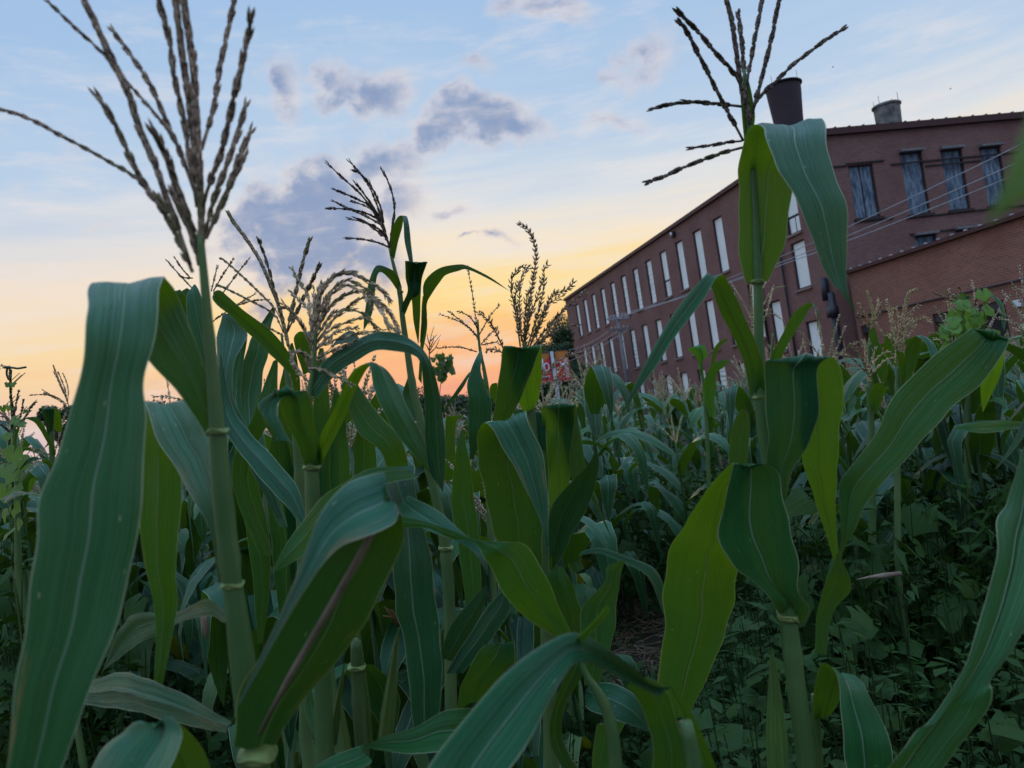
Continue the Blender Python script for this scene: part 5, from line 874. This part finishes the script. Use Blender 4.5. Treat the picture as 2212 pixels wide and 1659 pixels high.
while cnt < 140 and tries < 9000:
    tries += 1; d = r.uniform(1.65, 7.4) if tries > 160 else r.uniform(1.65, 3.3); sx = r.uniform(-140, 2350) if tries > 160 else r.uniform(450, 1250) if tries < 60 else r.uniform(1760, 2350); q = P(sx, 900, d); x, y = q[0], q[1]
    vx, vy, dz = vis(x, y, .6)
    if sx < 480 and d < 3.3: continue
    if 450 <= sx < 1200 and d < 1.65: continue
    if 1180 <= sx < 1760 and d < (4.3 if sx < 1700 else 3.4): continue
    if sx >= 1760 and d < 2.75: continue
    if not ok(x, y, .24): continue
    placed.append((x, y)); z = 0 if sx < 480 else (1 if sx < 1250 else 2)
    hmax = (1.32 if sx < 140 else 1.08 if sx < 480 else 1.04 if sx < 850 else .95 if sx < 1200 else 1.0)
    if 900 < sx < 1060: hmax = .9
    t_ = r.uniform(.8, 1.15)
    near = 'front' if d < 4.4 else 'back'
    lm_ = [(130, 'below the climbing vine at the far left'), (480, 'seen between the big blurred leaf and its stalk'), (800, 'below the drooping tan tassel'), (1060, 'around the foot of the tall slender plant'), (1250, 'behind the plant with the feathery curled tassel'),
           (1640, 'straight beyond the bare path'), (1860, 'behind the tented leaf plant'), (2050, 'under the long slanting leaf before the annex'), (9999, 'below the bright green vine at right')]
    lt = 'corn plant %s row %s' % (near, next(q_ for m_, q_ in lm_ if sx < m_))
    pq, sq = r.choice(PR), r.uniform(.86, 1.07)
    dry = any(ch.name.startswith('leaf') and ch.color[0] > 3 for ch in pq.children)
    lt = ('dry leaved ' if dry else 'tall ' if sq > 1.0 else 'short ' if sq < .92 else 'mid height ')+lt
    place(pq, x, y, hmax*sq, r.uniform(0, 6.28), lt, ['corn in the left stand', 'corn behind the centre plants', 'corn right of the bare path'][z], (t_, t_, t_*r.uniform(.85, 1.15)), (r.uniform(-.08, .08), r.uniform(-.08, .08))); cnt += 1
for i in range(16):
    q = P(r.uniform(-110, 150), 900, r.uniform(3.2, 6.0))
    if not ok(q[0], q[1], .2): continue
    placed.append((q[0], q[1])); place(r.choice(PR), q[0], q[1], r.uniform(.90, 1.02), r.uniform(0, 6.28), 'leafy corn plant filling the far left edge under the pink horizon', 'corn in the left stand', None, (r.uniform(-.08, .08), r.uniform(-.08, .08)))
n2_ = 0; tries = 0
while n2_ < 150 and tries < 20000:
    tries += 1; d = 7+(r.random()**.8)*13; sx = r.uniform(-80, 2290); q = P(sx, 900, d); x, y = q[0], q[1]
    if (np.array([x, y, 0])-Q0)@d2 > -2 and y > 20: continue
    if not ok(x, y, .42): continue
    lm_ = [(400, 'at left under the pale horizon'), (900, 'under the peach sky left of centre'), (1210, 'under the pink sky and the street banners'), (1420, 'under the far end of the factory'), (1700, 'under the middle windows of the factory'), (9999, 'along the foot of the annex')]
    lt = 'small distant corn plant in the %s field %s' % ('nearer' if d < 12 else 'farther', next(q_ for m_, q_ in lm_ if sx < m_))
    placed.append((x, y)); place(r.choice(PS), x, y, r.uniform(.80, .98), r.uniform(0, 6.28), lt, 'distant corn before the factory', None, (r.uniform(-.08, .08), r.uniform(-.08, .08))); n2_ += 1
for e in PR+PS:
    for ch in list(e.children): bpy.data.objects.remove(ch)
    bpy.data.objects.remove(e)
# the rest of the far corn, past what can be told apart
mb = MB(); mt = MB()
for i in range(420):
    d = r.uniform(9, 28); sx = r.uniform(-100, 2300); q = P(sx, 900, d); b = np.array([q[0], q[1], 0])
    if (b-Q0)@d2 > -1.5 and q[1] > 14: continue
    H = r.uniform(.85, 1.15)
    for k in range(8):
        a = r.uniform(0, 2*pi); o_ = np.array([cos(a), sin(a), 0]); s_ = np.array([-sin(a), cos(a), 0])*r.uniform(.03, .05); h = H*r.uniform(.35, 1); L = r.uniform(.3, .5)
        pts = [b+UZ*h, b+UZ*(h+.2)+o_*L*.4, b+UZ*(h+.15)+o_*L*.75, b+UZ*(h-.12)+o_*L]
        V = []; [V.extend([p_-s_*w_, p_+s_*w_]) for p_, w_ in zip(pts, (.4, 1, .8, .1))]
        mb.add(V, [(0, 1, 3, 2), (2, 3, 5, 4), (4, 5, 7, 6)], [(0, 0), (1, 0), (0, .2), (1, .2), (0, .4), (1, .4), (0, .6), (1, .6)])
    mt.tube([b, b+UZ*H*1.05], .01, 3, cap=False)
    for k in range(5): mt.tube([b+UZ*H*1.05, b+UZ*(H*1.05+r.uniform(.12, .28))+np.array([r.uniform(-.12, .12), r.uniform(-.12, .12), 0])], [.005, .003], 3, cap=False)
fc = mb.build('far_corn', M['bleaf'], smooth=True); tag(fc, 'far corn leaves merging into one green mass before the factory', 'corn field', kind='stuff')
ft = mt.build('far_corn_tassel', M['tassel'], color=(1.4, 1.2, 1.0)); tag(ft, 'pale far corn tassels merging over the green field edge', 'corn field', kind='stuff')
# ---- ground cover
def gok(x, y):
    vx, vy, dz = vis(x, y, 0); return dz > .5 and -150 < vx < 2360 and vy < 1900
mb = MB(); mbd = MB()
for i in range(15000):
    d = r.uniform(1.2, 6.5); q = P(r.uniform(-120, 2330), 1300, d); x, y = q[0], q[1]; vx, vy, dz = vis(x, y, 0)
    path = 1240 < vx < 1560 and 1180 < vy < 1560
    if path and r.random() < .75: continue
    a = r.uniform(0, 6.28); h = r.uniform(.06, .2); o_ = np.array([cos(a), sin(a), 0]); s_ = np.array([-sin(a), cos(a), 0])*r.uniform(.002, .0045); b = np.array([x, y, .0])
    V = [b-s_, b+s_, b+UZ*h*.6+o_*h*.25+s_*.8, b+UZ*h*.6+o_*h*.25-s_*.8, b+UZ*h*.9+o_*h*.7]
    mb.add(V, [(0, 1, 2, 3), (3, 2, 4)], [(.3, 0), (.4, 0), (.4, .2), (.3, .2), (.35, .3)])
g_ = mb.build('grass', M['weed'], color=(2.2, 2.4, 1.6)); tag(g_, 'short dark grass on the garden soil', 'grass', kind='stuff')
for i in range(1500):
    q = P(r.uniform(1180, 1640), 1400, r.uniform(2.6, 5.5)); a = r.uniform(0, 6.28); L = r.uniform(.05, .22); b = np.array([q[0], q[1], r.uniform(.005, .04)])
    mbd.tube([b, b+np.array([cos(a)*L*.5, sin(a)*L*.5, r.uniform(0, .03)]), b+np.array([cos(a+.4)*L, sin(a+.4)*L, 0])], r.uniform(.0015, .004), 3, cap=False)
st_ = mbd.build('dry_straw', M['tassel'], color=(.75, .6, .55)); tag(st_, 'dry brown straw and stems lying on the bare path', 'straw', kind='stuff')
mw = MB(); mf = MB()
for i in range(5200):
    sx = r.uniform(-120, 2330) if i < 3400 else r.uniform(1250, 2330); d = r.uniform(1.6, 7.0); q = P(sx, 1200, d); x, y = q[0], q[1]; vx, vy, dz = vis(x, y, 0)
    if 1300 < vx < 1480 and 1200 < vy < 1520: continue
    if 1240 < vx < 1620 and 1150 < vy: h_cap = .2
    else: h_cap = 1.
    if 500 < sx < 1240 and d < 1.7: continue
    h = r.uniform(.08, .5)*(1.5 if sx > 1250 else 1.0); h = min(h, h_cap); b = np.array([x, y, 0.]); tip = b+np.array([r.uniform(-.1, .1), r.uniform(-.1, .1), h])
    mf.tube([b, (b+tip)/2+np.array([r.uniform(-.02, .02)]*3), tip], [.003, .0025, .0015], 3, cap=False)
    for k in range(r.randint(8, 18)):
        t = r.uniform(.25, 1); c = b*(1-t)+tip*t+np.array([r.uniform(-.07, .07), r.uniform(-.07, .07), r.uniform(-.02, .04)]); s = r.uniform(.015, .045)
        if i % 11 == 0: broad_leaf(mw, c, UZ+np.array([r.uniform(-.8, .8), r.uniform(-1, .3), 0]), np.array([r.uniform(-1, 1), r.uniform(-1, 1), -.3]), s*1.15, 5, r)
        else:
            a = r.uniform(0, 6.28); o_ = np.array([cos(a), sin(a), r.uniform(-.4, .6)]); n_ = np.cross(o_, UZ); wq = r.choice([.10, .16, .28, .34]); s *= r.uniform(.6, 1.5); V = [c, c+o_*s*.55+n_*s*wq, c+o_*s*1.4-UZ*s*.3, c+o_*s*.5-n_*s*wq]; mw.add(V, [(0, 1, 2, 3)], [(.3, .1), (.4, .2), (.35, .3), (.3, .2)])
for i in range(2300):
    if i < 1600: sx = r.uniform(1640, 2340); d = r.uniform(2.5, 5.2); h = r.uniform(.3, .95)
    elif i < 2000: sx = r.uniform(-130, 160); d = r.uniform(2.3, 4.8); h = r.uniform(.5, 1.2)
    else: sx = r.uniform(1260, 1660); d = r.uniform(4.6, 7); h = r.uniform(.3, .9)
    q = P(sx, 1000, d); b = np.array([q[0], q[1], 0.]); tip = b+np.array([r.uniform(-.15, .15), r.uniform(-.15, .15), h])
    mf.tube([b, (b+tip)/2+np.array([r.uniform(-.04, .04), r.uniform(-.04, .04), 0]), tip], [.004, .003, .0015], 3, cap=False)
    for k in range(r.randint(10, 18)):
        t = r.uniform(.15, 1)**.7; c = b*(1-t)+tip*t+np.array([r.uniform(-.10, .10), r.uniform(-.10, .10), r.uniform(-.03, .05)]); s = r.uniform(.025, .07)
        if i % 6 == 0 and k < 6: broad_leaf(mw, c, UZ*.6+np.array([r.uniform(-.9, .9), r.uniform(-1.2, .2), 0]), np.array([r.uniform(-1, 1), r.uniform(-1, 1), -.6]), s*1.1, r.choice([3, 5]), r)
        else:
            a = r.uniform(0, 6.28); o_ = np.array([cos(a), sin(a), r.uniform(-.7, .5)]); n_ = np.cross(o_, UZ); wq = r.choice([.10, .2, .3]); V = [c, c+o_*s*.55+n_*s*wq+UZ*.01, c+o_*s*1.4-UZ*s*.4, c+o_*s*.5-n_*s*wq]; mw.add(V, [(0, 1, 2, 3)], [(.3, .1), (.4, .2), (.35, .3), (.3, .2)])
a_ = mw.build('weeds', M['weed'], color=(1.0, 1.05, .85)); tag(a_, 'tangled leafy weeds filling the ground between the corn stalks', 'weeds', kind='stuff')
b_ = mf.build('weed_stems', M['weed'], color=(1.3, 1.1, .8)); tag(b_, 'thin stems of the tangled weeds between the corn stalks', 'weeds', kind='stuff')
# taller ferny weeds one can tell apart at the edges of the path
def weed_plant(sx, sy, d, h, label, seed):
    rr = random.Random(seed); hz = vis(0, 1, 0); q = P(sx, sy, d); b = np.array([q[0], q[1], 0.]); e = empty('ragweed_plant', b, label, 'weed', 'leafy weeds beside the path'); ms = MB(); ml = MB()
    for s in range(4):
        tip = b+np.array([rr.uniform(-.12, .12), rr.uniform(-.1, .1), h*rr.uniform(.6, 1)]); ms.tube([b, (b+tip)/2+np.array([rr.uniform(-.03, .03), 0, 0]), tip], [.004, .003, .0015], 5)
        for k in range(26):
            t = rr.uniform(.2, 1); c = b*(1-t)+tip*t; a = rr.uniform(0, 6.28); o_ = np.array([cos(a), sin(a), rr.uniform(0, .7)]); L = rr.uniform(.05, .10)*(1.2-t*.5)
            for f in range(7):
                u = .2+.8*f/6; p_ = c+o_*L*u; sd = np.cross(o_, UZ)*(1 if f % 2 else -1); ln = L*.42*(1.1-u*.6); V = [p_, p_+sd*ln*.5+o_*ln*.35+UZ*.004, p_+sd*ln+o_*ln*.5, p_+sd*ln*.5-o_*ln*.02]; ml.add(V, [(0, 1, 2, 3)], [(.3, .1), (.4, .2), (.35, .3), (.3, .2)])
    ms.build('stem', M['weed'], e, color=(1.3, 1.2, .8)); ml.build('foliage', M['weed'], e, smooth=False, color=(1.2, 1.3, 1.1))
weed_plant(1620, 1500, 2.1, .55, 'ferny weed standing between the two right hand corn stalks', 1); weed_plant(1600, 1500, 2.6, .4, 'low ferny weed at the near end of the bare path', 2)
weed_plant(1860, 1400, 2.2, .6, 'bushy ferny weed under the long slanting leaf', 3); weed_plant(2000, 1400, 2.3, .5, 'ferny weed low at right beside the blurred right edge leaf', 4)
weed_plant(280, 1400, 1.9, .5, 'ferny weed seen through the gap right of the big blurred leaf', 5); weed_plant(360, 1500, 2.2, .4, 'low ferny weed between the big blurred leaf and its stalk', 6); weed_plant(60, 1350, 2.0, .6, 'ferny weed at the lower left edge', 7); weed_plant(1970, 760, 5.5, 1.2, 'tall bushy weed before the annex wall', 8)
e = plant('dry_husk', 1910, 1310, 2.2, 'pale dry corn husk hanging among the weeds at right'); e['category'] = 'corn husk'; e['group'] = 'dry husks'
mb = MB(); mb.tube([P(*cv('I', x, y), 2.2) for x, y in ((1285, 580), (1350, 568), (1440, 558), (1530, 545))], [.001, .004, .008, .006], 7); mb.build('husk', M['cob'], e)
e = plant('dry_husk', 441, 1350, 1.7, 'pale dry corn husk dangling under a leaf at lower left'); e['category'] = 'corn husk'; e['group'] = 'dry husks'
mb = MB(); mb.tube([P(*cv('E', x, y), 1.7) for x, y in ((1200, 735), (1205, 790), (1210, 850), (1217, 893))], [.006, .008, .007, .001], 7); mb.build('husk', M['cob'], e)

# sparse sapling and bare twig against the pink sky
vl = [(864+.1709*r.gauss(560, 70), 702+.1709*r.uniform(380, 620), r.uniform(5, 9)) for _ in range(55)] + [(864+.1709*r.gauss(520, 28), 702+.1709*r.uniform(600, 700), 7) for _ in range(14)]
vine('sparse leafy sapling against the pink sky right of the tall slender corn', [(975, 765), (966, 790), (955, 815), (950, 850), (950, 900)], vl, 5.5, .02, (.45, .42, .3), 'sapling')
e = empty('bare_twig', (*P(928, 900, 6)[:2], 0), 'faint bare forked twig against the orange sky beside the tall slender corn', 'twig'); mb = MB()
for br in ([(370, 400), (375, 250), (395, 130), (430, 20)], [(372, 330), (340, 260), (300, 220)], [(378, 250), (350, 170), (345, 110)], [(380, 320), (440, 220), (520, 120)], [(390, 200), (430, 160), (470, 120)], [(374, 360), (450, 290), (500, 180)], [(385, 280), (420, 200), (425, 130)]):
    mb.tube([P(*cv('Z', *q_), 6) for q_ in br], np.linspace(.006, .002, len(br)), 4)
a_ = P(*cv('Z', 370, 400), 6); mb.tube([a_, (a_[0], a_[1], 0)], .007, 4); mb.build('branch', M['bark'], e)
